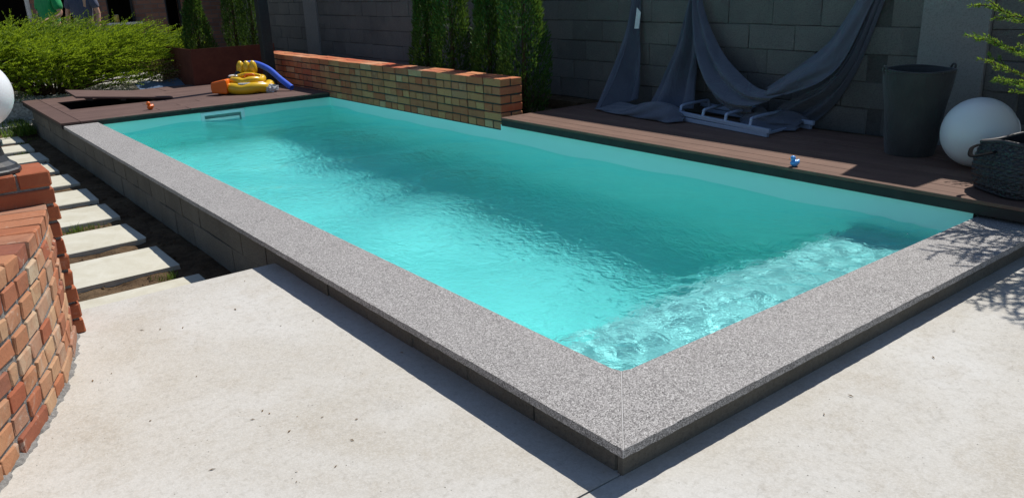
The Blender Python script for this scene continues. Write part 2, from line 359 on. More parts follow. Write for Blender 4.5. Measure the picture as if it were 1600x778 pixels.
def lawn_mat():
    m = M('earth_and_turf'); w = m.coord('World'); n = m.noise(1.1, 6, 0.65, w); n2 = m.noise(25, 5, 0.7, w)
    c = m.mix(m.ramp(n, [(0.42, 0.0), (0.6, 1.0)]), (0.12, 0.085, 0.05), (0.06, 0.085, 0.025)); c = m.mix(m.ramp(n2, [(0.4, 0.0), (0.7, 0.6)]), c, (0.04, 0.045, 0.018))
    return m.done(c, 0.95, m.bump(n2, 0.7, 0.02), 0.1)
MAT['lawn'] = lawn_mat()
def gravel_base():
    m = M('gravel_bed'); w = m.coord('World'); n = m.voro(45, 'F1', w, 'Color'); s_ = m.N('ShaderNodeSeparateColor'); m.L(n, s_.inputs[0])
    return m.done(m.ramp(s_.outputs[0], [(0.0, (0.30, 0.28, 0.24)), (1.0, (0.58, 0.56, 0.51))]), 0.9, m.bump(s_.outputs[0], 0.6, 0.01), 0.2)
MAT['gravel'] = gravel_base()
def house_brick():
    m = M('far_brickwork'); w = m.coord('World'); sp = m.N('ShaderNodeSeparateXYZ'); m.L(w, sp.inputs[0])
    cb = m.N('ShaderNodeCombineXYZ'); m.L(m.math('ADD', sp.outputs[0], sp.outputs[1]), cb.inputs[0]); m.L(sp.outputs[2], cb.inputs[1])
    b = m.N('ShaderNodeTexBrick'); b.inputs['Scale'].default_value = 1.0; b.inputs['Brick Width'].default_value = 0.26; b.inputs['Row Height'].default_value = 0.083
    b.inputs['Mortar Size'].default_value = 0.008; b.inputs['Color1'].default_value = (0.17, 0.085, 0.06, 1); b.inputs['Color2'].default_value = (0.25, 0.12, 0.08, 1); b.inputs['Mortar'].default_value = (0.13, 0.11, 0.10, 1)
    m.L(cb.outputs[0], b.inputs['Vector']); n = m.noise(5, 5, 0.7, w); c = m.mix(m.ramp(n, [(0.45, 0.0), (0.75, 0.5)]), b.outputs['Color'], (0.21, 0.16, 0.13))
    return m.done(c, 0.9, m.bump(b.outputs['Fac'], 0.5, -0.008), 0.15)
MAT['house'] = house_brick()
MAT['dark_in'] = plain('dark_interior', (0.02, 0.018, 0.016), 0.9, 0.1)
MAT['sill'] = plain('pale_sill', (0.62, 0.61, 0.58), 0.7)
MAT['gold'] = plain('gold_can', (0.55, 0.38, 0.10), 0.35, 0.5, 0.1, 20, 0.4)
MAT['skin'] = plain('skin', (0.50, 0.28, 0.20), 0.5, 0.4, 0.05, 12)
MAT['green_shirt'] = fabric_mat('green_cotton', (0.015, 0.27, 0.085), (0.02, 0.33, 0.105), 200)
MAT['navy_shirt'] = fabric_mat('navy_cotton', (0.055, 0.065, 0.11), (0.075, 0.085, 0.14), 200)
MAT['denim'] = fabric_mat('dark_denim', (0.03, 0.035, 0.055), (0.04, 0.05, 0.075), 200)
MAT['hair'] = plain('dark_hair', (0.03, 0.022, 0.016), 0.6)
MAT['blue_tarp'] = plain('blue_grey_sheet', (0.10, 0.15, 0.24), 0.5, 0.4, 0.2, 8)

def water_mat():
    m = M('pool_water'); t = m.t; t.nodes.remove(m.b)
    g = m.N('ShaderNodeBsdfGlass'); g.inputs['IOR'].default_value = 1.333; g.inputs['Roughness'].default_value = 0.0
    g.inputs['Color'].default_value = (0.555, 0.95, 1.0, 1)
    w = m.coord('World')
    n1 = m.noise(15, 3, 0.55, m.scaled(w, (1.0, 0.75, 1.0)), 0.7); n2 = m.noise(42, 3, 0.6, m.scaled(w, (0.8, 1.0, 1.0)), 0.5)
    m.L(m.bump(m.math('ADD', n1, m.math('MULTIPLY', n2, 0.4)), 1.0, 0.0155), g.inputs['Normal'])
    gs = m.N('ShaderNodeBsdfGlossy'); gs.inputs['Roughness'].default_value = 0.06
    n3 = m.noise(26, 4, 0.65, w, 0.8)
    m.L(m.bump(n3, 1.0, 0.13), gs.inputs['Normal'])
    mx = m.N('ShaderNodeMixShader'); mx.inputs[0].default_value = 0.009
    m.L(g.outputs[0], mx.inputs[1]); m.L(gs.outputs[0], mx.inputs[2])
    m.L(mx.outputs[0], m.o.inputs['Surface']); return m.m
MAT['water'] = water_mat()

# ------------------------------------------------------------------ ground, soil, patio
def grid_mesh(name, x0, x1, y0, y1, nx, ny, fz, smooth=True):
    X, Y = np.meshgrid(np.linspace(x0, x1, nx), np.linspace(y0, y1, ny)); Z = fz(X, Y)
    idx = np.arange(nx*ny).reshape(ny, nx); q = np.stack([idx[:-1, :-1], idx[:-1, 1:], idx[1:, 1:], idx[1:, :-1]], -1).reshape(-1, 4)
    V = np.stack([X, Y, Z], -1).reshape(-1, 3)
    me = bpy.data.meshes.new(name); me.from_pydata(V.tolist(), [], q.tolist()); me.update()
    if smooth: me.polygons.foreach_set('use_smooth', [True]*len(me.polygons))
    return me
def lumps(X, Y, amp, lam, n=14, seed=1):
    r = np.random.default_rng(seed); Z = np.zeros_like(X)
    for _ in range(n):
        l = lam*(4**(r.random()-0.5)); th = r.random()*6.283; k = 6.283/l
        Z += np.sin(k*(X*math.cos(th)+Y*math.sin(th))+r.random()*6.28)*l/lam
    return Z*amp/math.sqrt(n)
GV = [(x, y, -0.62) for y in (-300, 0.2, 8.75, 300) for x in (-300, 0.2, 3.33, 300)]
GF = [(r*4+c, r*4+c+1, r*4+c+5, r*4+c+4) for r in range(3) for c in range(3) if (r, c) != (1, 1)]
tag(link('ground', mesh_from('ground', GV, GF), MAT['lawn']), kind='structure')     # one sheet, dug out for the pool
tag(link('soil', grid_mesh('soil', -3.4, 0.06, 2.78, 12.2, 150, 330, lambda X, Y: Z_SOIL+lumps(X, Y, 0.008, 0.22, 24, 5)+0.05*np.clip((Y-10.2)/1.4, 0, 1)*np.clip((-X)/0.5+0.6, 0, 1)), MAT['soil']), kind='structure')
# concrete terrace: two pours with a joint between them
terr = empty('patio', kind='structure')
link('slab', boxes_mesh('slab_a', [(-6.5, 0.06, 0.061, 2.79, -0.6, Z_PATIO)]), MAT['patio'], terr)
link('slab', boxes_mesh('slab_b', [(-9.0, 9.0, -9.0, 0.055, -0.6, Z_PATIO-0.0015)]), MAT['patio'], terr)

V, F = [], []
for _ in range(120):
    x, y = nrg.uniform(-1.3, 3.0), nrg.uniform(-1.3, 2.7)
    if not (x < 0.0 or y < -0.02): continue
    a = nrg.random()*6.283; l, w_ = nrg.uniform(0.004, 0.014), nrg.uniform(0.0015, 0.004); c_, s_ = math.cos(a), math.sin(a); n = len(V); z = Z_PATIO+0.0015
    V += [(x-l*c_, y-l*s_, z), (x+w_*s_, y-w_*c_, z+0.003), (x+l*c_, y+l*s_, z+0.001), (x-w_*s_, y+w_*c_, z+0.002)]; F.append((n, n+1, n+2, n+3))
tag(link('leaf_litter', mesh_from('leaf_litter', V, F), MAT['dry']), 'tiny dry leaf bits scattered on the concrete patio', 'leaf litter', kind='stuff')

# ------------------------------------------------------------------ swimming pool
LX0, LX1, LY0, LY1, FLOOR = 0.375, 3.20, 0.375, 8.53, -1.55
pool = empty('swimming_pool', (0.05, 0.05, FLOOR), label='long rectangular swimming pool full of turquoise water, edged in grey granite', cat='swimming pool')
PO = Vector(pool.location)
def pool_part(name, me, mat, parent=None):
    o = link(name, me, mat, parent or pool)
    if parent is None: o.location = -PO
    return o
SK = (1.53, 1.985, -0.265, -0.080)     # skimmer mouth x0 x1 z0 z1
V = []; F = []
def quad(a, b, c, d):
    n = len(V); V.extend([a, b, c, d]); F.append((n, n+1, n+2, n+3))
quad((LX0, LY0, FLOOR), (LX1, LY0, FLOOR), (LX1, LY1, FLOOR), (LX0, LY1, FLOOR))
quad((LX0, LY1, FLOOR), (LX0, LY1, -0.031), (LX0, LY0, -0.031), (LX0, LY0, FLOOR))
quad((LX0, LY0, FLOOR), (LX0, LY0, -0.031), (LX1, LY0, -0.031), (LX1, LY0, FLOOR))
quad((LX1, LY0, FLOOR), (LX1, LY0, 0.02), (LX1, 4.77, 0.02), (LX1, 4.77, FLOOR))
quad((LX1, 4.77, FLOOR), (LX1, 4.77, -0.038), (LX1, LY1, -0.038), (LX1, LY1, FLOOR))
yb = LY1
for x0, x1, z0, z1 in ((LX0, SK[0], FLOOR, -0.034), (SK[1], LX1, FLOOR, -0.034), (SK[0], SK[1], FLOOR, SK[2]), (SK[0], SK[1], SK[3], -0.034)):
    quad((x0, yb, z0), (x1, yb, z0), (x1, yb, z1), (x0, yb, z1))
basin = pool_part('liner', mesh_from('liner', V, F), MAT['liner']); basin.cycles.is_caustics_receiver = True
V = []; F = []
x0, x1, z0, z1 = SK; yd = LY1+0.06
quad((x0, yb, z0), (x0, yd, z0), (x0, yd, z1), (x0, yb, z1)); quad((x1, yb, z0), (x1, yb, z1), (x1, yd, z1), (x1, yd, z0))
quad((x0, yb, z1), (x0, yd, z1), (x1, yd, z1), (x1, yb, z1)); quad((x0, yb, z0), (x1, yb, z0), (x1, yd, z0), (x0, yd, z0)); quad((x0, yd, z0), (x1, yd, z0), (x1, yd, z1), (x0, yd, z1))
skim = pool_part('skimmer', boxes_mesh('skimmer_frame', [(x0-0.04, x1+0.04, yb-0.022, yb-0.001, z1, z1+0.038), (x0-0.04, x0, yb-0.022, yb-0.001, z0, z1-0.0005), (x1, x1+0.04, yb-0.022, yb-0.001, z0, z1-0.0005), (x0-0.04, x1+0.04, yb-0.022, yb-0.001, z0-0.026, z0-0.0005)]), MAT['skimmer'])
link('throat', mesh_from('throat', V, F), MAT['skim_in'], skim); link('weir_flap', boxes_mesh('weir_flap', [(x0+0.012, x1-0.012, yb+0.03, yb+0.04, z0, -0.128)]), MAT['skimmer'], skim)
step = pool_part('step', box_mesh('step', LX0+0.003, LX1-0.003, LY0+0.003, 1.08, FLOOR+0.003, -0.36, 0.03, 3), MAT['step']); step.cycles.is_caustics_receiver = True
step2 = pool_part('step', box_mesh('step_low', LX0+0.003, LX1-0.003, 1.083, 1.42, FLOOR+0.003, -0.92, 0.03, 3), MAT['liner']); step2.cycles.is_caustics_receiver = True
# granite coping, mitred at the near corner with a rounded inner corner
def jit(poly_edge, n, amp):
    return poly_edge
r_ = 0.045; c_ = 0.35; a0 = c_+r_
arc = [(a0-r_*math.sin(t), a0-r_*math.cos(t)) for t in np.linspace(0, math.pi/4, 5)]      # from (a0,.35) to the mitre
mx_, my_ = arc[-1]
def rough_line(p, q, step_, amp, seed):
    r = random.Random(seed); n = max(2, int(math.dist(p, q)/step_)); dx, dy = (q[0]-p[0])/n, (q[1]-p[1])/n; L = math.hypot(dx, dy); nx_, ny_ = -dy/L, dx/L
    return [(p[0]+dx*i+(0 if i in (0, n) else nx_*r.uniform(-amp, amp)), p[1]+dy*i+(0 if i in (0, n) else ny_*r.uniform(-amp, amp))) for i in range(n+1)]
rightp = rough_line((0.0015, 0.0), (3.42, 0.0), 0.03, 0.0016, 1) + [(3.42, 0.35)] + [(a0, 0.35)] + arc[1:-1] + [(mx_+0.001, my_-0.001)]
leftp = [(0.0, 0.0015)] + [(mx_-0.001, my_+0.001)] + [(y, x) for x, y in arc[1:-1]][::-1] + [(0.35, a0), (0.35, 8.497), (0.0, 8.497)] + rough_line((0.0, 8.497), (0.0, 0.0015), 0.04, 0.0016, 2)[1:-1]
cop = pool_part('coping_slab', prism_mesh('coping_right', rightp, -0.03, 0.0, 0.0025), MAT['granite'])
cop2 = pool_part('coping_slab', prism_mesh('coping_left', leftp, -0.03, 0.0, 0.0025), MAT['granite'])
pool_part('mitre_joint', prism_mesh('mitre_joint', [(0.0017, -0.0003), (mx_+0.0013, my_-0.0013), (mx_-0.0013, my_+0.0013), (-0.0003, 0.0017)], -0.0295, -0.0006), MAT['grout'])
# masonry shell under the coping: block courses on the soil side, plain concrete beside the patio
shell = pool_part('outer_wall', boxes_mesh('outer_wall', [(0.075, 0.36, 0.072, 11.0, -1.7, -0.0312), (0.361, 3.30, 0.072, 0.36, -1.7, -0.0312)]), MAT['pool_block'])
def rough_block(name, sx, sy, sz, bev, amp, seed):
    bm = bmesh.new(); vs_ = [bm.verts.new(v) for v in box_verts(-sx/2, sx/2, -sy/2, sy/2, -sz/2, sz/2)]
    for f in BOXF: bm.faces.new([vs_[i] for i in f])
    bmesh.ops.bevel(bm, geom=list(bm.edges), offset=bev, segments=1, affect='EDGES')
    r = random.Random(seed)
    for v in bm.verts: v.co += Vector((r.uniform(-1, 1), r.uniform(-1, 1), r.uniform(-1, 1)))*amp
    return bm_mesh(name, bm)
pb = [rough_block('pool_block', 0.035, 0.4005, 0.183, 0.004, 0.003, i) for i in range(4)]
for row, zc in enumerate((-0.125, -0.315)):
    y = 0.28 if row else 0.08
    while y < 10.9:
        o = link('block', pb[rng.randrange(4)], MAT['pool_block'], pool, Vector((0.0655+rng.uniform(-.003, .003), y+0.2, zc))-PO); y += 0.405
x = 0.07
link('render_coat', boxes_mesh('render_coat', [(0.05, 3.3, 0.05, 0.0715, -0.6, -0.0315)]), MAT['pool_block'], pool, -PO)

# water: one rippled sheet
def water_mesh():
    nx, ny = 330, 900
    x0, x1, y0, y1 = LX0-0.012, LX1+0.006, LY0-0.012, LY1+0.006
    X, Y = np.meshgrid(np.linspace(x0, x1, nx), np.linspace(y0, y1, ny)); r = np.random.default_rng(5); Z = np.zeros_like(X)
    dx, dy = (x1-x0)/(nx-1), (y1-y0)/(ny-1)
    def lap(Z): return (np.gradient(np.gradient(Z, axis=0), axis=0)/dy**2+np.gradient(np.gradient(Z, axis=1), axis=1)/dx**2)
    def band(l0, l1, n, curv, sp):
        S = np.zeros_like(X)
        for _ in range(n):
            l = l0*((l1/l0)**r.random()); th = r.normal(1.05, sp); k = 6.2832/l
            wob = 0.35*np.sin(0.9*X+1.3*Y*r.random()+r.random()*6)          # bends the crests
            S += np.sin(k*(X*math.cos(th)+Y*math.sin(th))+r.random()*6.28+wob*3)/k**2
        return S*curv/lap(S).std()
    Z = band(0.45, 1.6, 22, 0.3, 1.0)+band(0.16, 0.42, 40, 0.4, 1.1)+band(0.075, 0.15, 46, 0.35, 1.3)*(0.65+0.35*np.sin(1.7*X+0.9*Y))
    near_ = 1/(1+np.exp((Y-1.12)/0.07)); Z = Z+near_*band(0.075, 0.20, 70, 7.0, 1.6)
    V = np.stack([X, Y, Z-0.138], -1).reshape(-1, 3); idx = np.arange(nx*ny).reshape(ny, nx)
    q = np.stack([idx[:-1, :-1], idx[:-1, 1:], idx[1:, 1:], idx[1:, :-1]], -1).reshape(-1, 4)
    me = bpy.data.meshes.new('water'); me.vertices.add(len(V)); me.vertices.foreach_set('co', V.astype(np.float32).ravel())
    me.loops.add(q.size); me.loops.foreach_set('vertex_index', q.astype(np.int32).ravel())
    me.polygons.add(len(q)); me.polygons.foreach_set('loop_start', np.arange(0, q.size, 4, dtype=np.int32)); me.polygons.foreach_set('use_smooth', np.ones(len(q), dtype=bool))
    me.update(calc_edges=True); return me
water = tag(link('water', water_mesh(), MAT['water']), kind='structure'); water.cycles.is_caustics_caster = True

# ------------------------------------------------------------------ decks
near = empty('timber_deck', (3.15, 2.3, 0), label='brown composite deck along the right side of the pool under the grey cloth', cat='deck', group='pool decks')
def npart(name, me, mat, par=None):
    return link(name, me, mat, par or near, -Vector(near.location) if par is None else None)
npart('edge_board', box_mesh('edge_board', 3.15, 3.222, -0.02, 4.70, 0.078, Z_DECK, 0.002), MAT['board_near'])
npart('fascia_board', box_mesh('fascia_board', 3.153, 3.178, -0.018, 4.697, 0.02, 0.0775, 0.002), MAT['fascia'])
npart('end_board', box_mesh('end_board', 3.226, 4.50, 4.64, 4.70, 0.078, Z_DECK, 0.002), MAT['board_near'])
x = 3.226
while x < 4.48:
    w = 0.132
    npart('deck_board', box_mesh('deck_board', x, min(x+w, 4.5), -0.02, 4.635, 0.078, Z_DECK-0.001, 0.002), MAT['board_near']); x += w+0.005
    if abs(x-4.05) < 0.07: x += 0.02
npart('joists', boxes_mesh('joists', [(3.215, 4.5, y, y+0.05, -0.12, 0.077) for y in np.arange(0.05, 4.7, 0.5)]+[(3.216, 4.5, -0.01, 4.69, -0.2, 0.012)]), MAT['fascia'])
tag(link('plinth', boxes_mesh('plinth', [(4.505, 4.86, -4.0, 13.0, -0.6, 0.055), (3.32, 4.504, -4.0, -0.03, -0.6, -0.15), (3.32, 4.504, 4.705, 13.0, -0.6, -0.05)]), MAT['soil']), kind='structure')

far = empty('timber_deck', (1.5, 9.8, 0), label='dull brown boarded deck at the far end of the pool with an open hatch', cat='deck', group='pool decks')
def fpart(name, me, mat): return link(name, me, mat, far, -Vector(far.location))
DX0, DY0, DY1 = -0.02, 8.50, 11.22
fpart('fascia_board', box_mesh('fascia_board', DX0+0.004, 3.19, DY0+0.003, DY0+0.028, -0.034, 0.010, 0.002), MAT['fascia'])
fpart('side_fascia', box_mesh('side_fascia', DX0+0.004, DX0+0.03, DY0+0.03, DY1, -0.034, 0.010, 0.002), MAT['fascia'])
HX0, HX1, HY0, HY1 = 0.31, 1.32, 9.66, 10.62
fpart('border_board', box_mesh('border_board', DX0, 0.172, DY0, DY1, 0.0105, Z_FAR, 0.002), MAT['board_far'])
y = DY0
for k in range(6):
    w = 0.188
    x = 0.178
    while x < 3.18:
        L = min(rng.choice([0.9, 1.2, 1.5]), 3.19-x)
        if 3.19-x-L < 0.25: L = 3.19-x
        fpart('deck_board', box_mesh('deck_board', x, x+L-0.006, y, y+w, 0.0105, Z_FAR-rng.uniform(0, .0015), 0.002), MAT['board_far']); x += L
    y += 0.193
y2 = HY0
while y2 < DY1-0.05:
    w = min(0.188, DY1-y2)
    segs = [(0.178, HX0), (HX1, 3.19)] if y2 < HY1-0.05 else [(0.178, 1.7), (1.705, 3.19)]
    for a, b in segs: fpart('deck_board', box_mesh('deck_board', a, b-0.003, y2, y2+w, 0.0105, Z_FAR-rng.uniform(0, .0015), 0.002), MAT['board_far'])
    y2 += 0.193
fpart('hatch_pit', boxes_mesh('hatch_pit', [(HX0-0.03, HX0-0.001, HY0, HY1, -0.4, 0.010), (HX1+0.001, HX1+0.03, HY0, HY1, -0.4, 0.010), (HX0-0.03, HX1+0.03, HY0-0.03, HY0-0.001, -0.4, 0.010), (HX0-0.03, HX1+0.03, HY1+0.03, HY1+0.05, -0.4, 0.010), (HX0-0.03, HX1+0.03, HY0, HY1, -0.42, -0.4)]), MAT['dark_in'])
fpart('joists', boxes_mesh('joists', [(0.36, 3.3, 8.78, 9.6, -0.6, 0.0095), (1.4, 3.3, 9.61, 11.2, -0.6, 0.0095), (0.36, 1.39, 10.7, 11.2, -0.6, 0.0095)]), MAT['fascia'])
# loose hatch cover lying skew over the opening, left end propped up
hc = empty('hatch_cover', (1.50, 9.62, Z_FAR+0.004), label='loose brown hatch cover propped at a slant over the open pit in the far deck', cat='hatch cover')
hc.rotation_euler = (0, math.radians(6.2), math.radians(-3))
for k in range(5):
    link('board', box_mesh('board', -1.13, 0, k*0.19, k*0.19+0.186, 0.0, 0.024, 0.002), MAT['board_far'], hc)
link('batten', boxes_mesh('batten', [(-1.0, -0.94, 0.02, 0.93, -0.028, -0.001), (-0.62, -0.56, 0.02, 0.93, -0.028, -0.001)]), MAT['fascia'], hc)

# ------------------------------------------------------------------ brick pieces
def brick_set(name, L, W, H, n, bev=0.005, amp=0.0022):
    return [rough_block(name, L, W, H, bev, amp, 100+i) for i in range(n)]
# low brick wall beside the pool: English bond, two leaves, six courses
PITCH, CH = 0.285, 0.0828       # stretcher pitch, course height
BL, BW, BH = 0.270, 0.127, 0.069
wx0, wx1, wy0, wy1, wz0 = 3.202, 3.474, 4.765, 10.72, -0.038
lw = empty('brick_wall', (wx0, wy0, wz0), label='low tan and red brick wall running along the far right edge of the pool', cat='brick wall')
LO = Vector(lw.location)
link('mortar', boxes_mesh('mortar', [(wx0+0.011, wx1-0.011, wy0+0.011, wy1-0.007, wz0-0.3, wz0+6*CH-0.012)]), MAT['mortar_dark'], lw, -LO)
hdr = brick_set('brick_header', 2*BW+0.018, BW, BH, 5); strr = brick_set('brick_stretcher', BW, BL, BH, 5)
for c in range(6):
    zc = wz0+CH*(c+0.5); lift = 0.012*0
    if c % 2 == 0:                     # headers
        y = wy0; first = True
        while y < wy1-0.1:
            o = link('brick', hdr[rng.randrange(5)], MAT['brick_tan'], lw, Vector(((wx0+wx1)/2+rng.uniform(-.003, .003), y+BW/2, zc+rng.uniform(-.002, .002)))-LO, (0, 0, rng.uniform(-.012, .012))); y += PITCH/2
    else:
        for leaf, xc in ((0, wx0+BW/2), (1, wx1-BW/2)):
            if leaf == 1 and c != 5 and True:
                ys = [wy0+0.0]
            y = wy0-(0.0 if c != 3 else 0.0)
            first = 0.0
            y = wy0 + (0 if c == 5 else 0)
            k = 0
            while y < wy1-0.1:
                if leaf == 1 and c != 5 and k > 0: break
                o = link('brick', strr[rng.randrange(5)], MAT['brick_tan'], lw, Vector((xc+rng.uniform(-.003, .003), y+BL/2, zc+rng.uniform(-.002, .002)))-LO, (0, 0, rng.uniform(-.012, .012))); y += PITCH; k += 1

# brick pier carrying the globe lamp, foreground left
pier = empty('brick_pier', (-1.2, 2.6, Z_PATIO), label='deep red brick pier standing at the end of the curved wall', cat='brick pier')
PI_ = Vector(pier.location)
px0, px1, py0, py1, pc = -1.395, -1.003, 2.475, 2.737, 0.0776
link('mortar', boxes_mesh('mortar', [(px0+0.012, px1-0.012, py0+0.012, py1-0.012, Z_PATIO-0.3, Z_PATIO+10*pc-0.016)]), MAT['mortar'], pier, -PI_)
ph = brick_set('pier_header', 0.124, 0.262, 0.064, 4, 0.005, 0.003); pst = brick_set('pier_stretcher', 0.262, 0.124, 0.064, 4, 0.005, 0.003)
for c in range(10):
    zc = Z_PATIO+pc*c+0.034
    if c % 2 == 1:
        for k in range(3):
            link('brick', ph[rng.randrange(4)], MAT['brick_pier'], pier, Vector((px1-0.062-k*0.134+rng.uniform(-.004, .004), (py0+py1)/2+rng.uniform(-.004, .004), zc))-PI_, (0, 0, rng.uniform(-.02, .02)))
    else:
        for yy in (py0+0.062, py1-0.062):
            link('brick', pst[rng.randrange(4)], MAT['brick_pier'], pier, Vector((px1-0.131+rng.uniform(-.005, .005), yy, zc))-PI_, (0, 0, rng.uniform(-.02, .02)))
        link('brick', ph[rng.randrange(4)], MAT['brick_pier'], pier, Vector((px0+0.061, (py0+py1)/2, zc))-PI_)
# curved brick wall, foreground left
cw = empty('curved_brick_wall', (-1.2, 1.9, Z_PATIO), label='curved orange brick wall with thick grey mortar at the left edge of the patio', cat='brick wall')
CWO = Vector(cw.location); CX, CY, CR = -4.2, 3.0, 3.20
cc = 0.0797; a_end, a_start = math.radians(-9.2), math.radians(-52)
V, F = [], []; nseg = 60
for i in range(nseg+1):
    a = a_start+(a_end-a_start)*i/nseg
    for r, z in ((CR-0.245, Z_PATIO-0.3), (CR-0.007, Z_PATIO-0.3), (CR-0.007, Z_PATIO+8*cc-0.026), (CR-0.245, Z_PATIO+8*cc-0.026)):
        V.append((CX+r*math.cos(a), CY+r*math.sin(a), z))
for i in range(nseg):
    for k in range(4): F.append((i*4+k, i*4+(k+1) % 4, (i+1)*4+(k+1) % 4, (i+1)*4+k))
F += [(0, 1, 2, 3), (nseg*4+3, nseg*4+2, nseg*4+1, nseg*4)]
link('mortar', mesh_from('curved_mortar', V, F), MAT['mortar'], cw, -CWO)
ch = brick_set('curved_header', 0.25, 0.117, 0.0655, 8, 0.005, 0.0035); cs = brick_set('curved_short', 0.25, 0.060, 0.0655, 3, 0.005, 0.0035); cl = brick_set('curved_stretcher', 0.12, 0.243, 0.0655, 4, 0.005, 0.0035)
for c in range(8):
    a = a_end-(0.0 if c % 2 else 0.066/CR); zc = Z_PATIO+cc*c+0.036
    while a > a_start:
        rr = rng.random()
        if c in (0, 7) or rr > 0.10: wd, st_, dep = 0.117, ch, 0.25
        elif rr > 0.04: wd, st_, dep = 0.060, cs, 0.25
        else: wd, st_, dep = 0.245, cl, 0.12
        if c == 0 and rr > 0.6: wd, st_, dep = 0.245, cl, 0.12
        am = a-wd/2/CR; r0 = CR-dep/2+rng.uniform(-.001, .004)
        link('brick', st_[rng.randrange(len(st_))], MAT['brick_red'], cw, Vector((CX+r0*math.cos(am), CY+r0*math.sin(am), zc+rng.uniform(-.002, .002)))-CWO, (rng.uniform(-.012, .012), rng.uniform(-.010, .010), am+rng.uniform(-.018, .018)))
        a -= (wd+0.0135+rng.uniform(-.003, .003))/CR
# mortar smear and crumbs at the foot of the curved wall
V, F = [], []; nf_ = 150
for i in range(nf_+1):
    a = a_end+(a_start-a_end)*i/nf_; w_ = 0.012+0.010*math.sin(i*0.7)*math.sin(i*0.23)+rng.uniform(-.004, .006)
    for r, z in ((CR-0.008, 0.020+rng.uniform(-.006, .008)), (CR+w_*0.45, 0.007+rng.uniform(-.002, .003)), (CR+w_, 0.0004)): V.append((CX+r*math.cos(a), CY+r*math.sin(a), Z_PATIO+z))
for i in range(nf_):
    for k in range(2): F.append((i*3+k, (i+1)*3+k, (i+1)*3+k+1, i*3+k+1))
link('mortar_fillet', mesh_from('mortar_fillet', V, F), MAT['mortar'], cw, -CWO)
# globe lamp on the pier
lamp = empty('globe_lamp', (-1.205, 2.605, Z_PATIO+10*pc-0.010), label='white globe lamp on a black foot standing on the red brick pier', cat='lamp')
oct_ = [(0.115, 0.0), (0.115, 0.014), (0.108, 0.02), (0.100, 0.034), (0.078, 0.05), (0.064, 0.075), (0.058, 0.105), (0.066, 0.115), (0.066, 0.135), (0.05, 0.15), (0.05, 0.20)]
ob = link('foot', lathe('foot', oct_, 12), MAT['black_plastic'], lamp); ob.data.polygons.foreach_set('use_smooth', [False]*len(ob.data.polygons))
link('globe', ellipsoid('globe', (0, 0, 0.338), (0.149, 0.149, 0.149), 40, 28), MAT['white_globe'], lamp)

# ------------------------------------------------------------------ stepping stones in the soil
names = ['half hidden by the patio edge', 'second from the patio', 'third from the patio', 'fourth from the patio', 'fifth from the patio', 'sixth from the patio', 'seventh from the patio, behind the brick pier', 'eighth from the patio, behind the brick pier', 'ninth from the patio, beyond the lamp foot', 'tenth from the patio, beside the grass', 'farthest from the patio, below the globe lamp']
for i, (y0, n_) in enumerate(zip((3.11, 3.92, 4.73, 5.53, 6.33, 7.15, 7.97, 8.78, 9.58, 10.38, 11.16), names)):
    xr = -0.19+rng.uniform(-.02, .02) if i else -0.15; L = 0.555+rng.uniform(-.02, .02); W = 0.85
    me = rough_block('stepping_stone', W, L, 0.05, 0.004, 0.004, 300+i)
    tag(link('stepping_stone', me, MAT['stone'], None, (xr-W/2, y0+L/2, Z_STONE-0.025), (rng.uniform(-.004, .004), rng.uniform(-.004, .004), rng.uniform(-.025, .025))), 'pale rectangular stepping stone in the soil path, '+n_, 'stepping stone', 'stepping stones beside the pool')

# grass
def blades(name, spots, mat, h0, h1, w, seed):
    r = np.random.default_rng(seed); V, F = [], []
    for (x, y, z) in spots:
        a = r.random()*6.283; h = r.uniform(h0, h1); lean = r.uniform(0.1, 0.7)*h; d = np.array([math.cos(a), math.sin(a), 0]); s = np.array([-d[1], d[0], 0])*w*r.uniform(.6, 1.3)
        b = np.array([x, y, z]); m_ = b+d*lean*0.35+np.array([0, 0, h*0.6]); t_ = b+d*lean+np.array([0, 0, h]); n = len(V)
        V += [b-s, b+s, m_+s*0.7, m_-s*0.7, t_]; F += [(n, n+1, n+2, n+3), (n+3, n+2, n+4)]
    return mesh_from(name, V, F)
sp = []
for _ in range(9000):
    x, y = nrg.uniform(-1.6, 0.02), nrg.uniform(10.75, 12.4)
    if x > -0.2 or y > 11.75 or nrg.random() < 0.25: sp.append((x, y, Z_SOIL+0.04+0.02*nrg.random()))
tag(link('grass', blades('grass', sp, None, 0.04, 0.14, 0.006, 3), MAT['grass']), 'rough green grass beside the far deck corner', 'grass', kind='stuff')
sp = [(nrg.normal(-0.52, 0.10), nrg.normal(5.40, 0.05), Z_SOIL-0.005) for _ in range(170)]
tag(link('grass', blades('grass_tuft', sp, None, 0.02, 0.075, 0.003, 4), MAT['grass']), 'small tuft of grass growing between two stepping stones', 'grass', kind='stuff')
sp = [(nrg.normal(x, 0.05), nrg.normal(y, 0.03), Z_SOIL-0.005) for x, y in ((-0.3, 3.80), (-0.7, 7.0), (-0.35, 9.5), (-0.2, 10.3), (-0.1, 10.6)) for _ in range(50)]
tag(link('grass', blades('grass_sprigs', sp, None, 0.02, 0.06, 0.003, 6), MAT['grass']), 'sparse sprigs of grass along the soil strip', 'grass', kind='stuff')
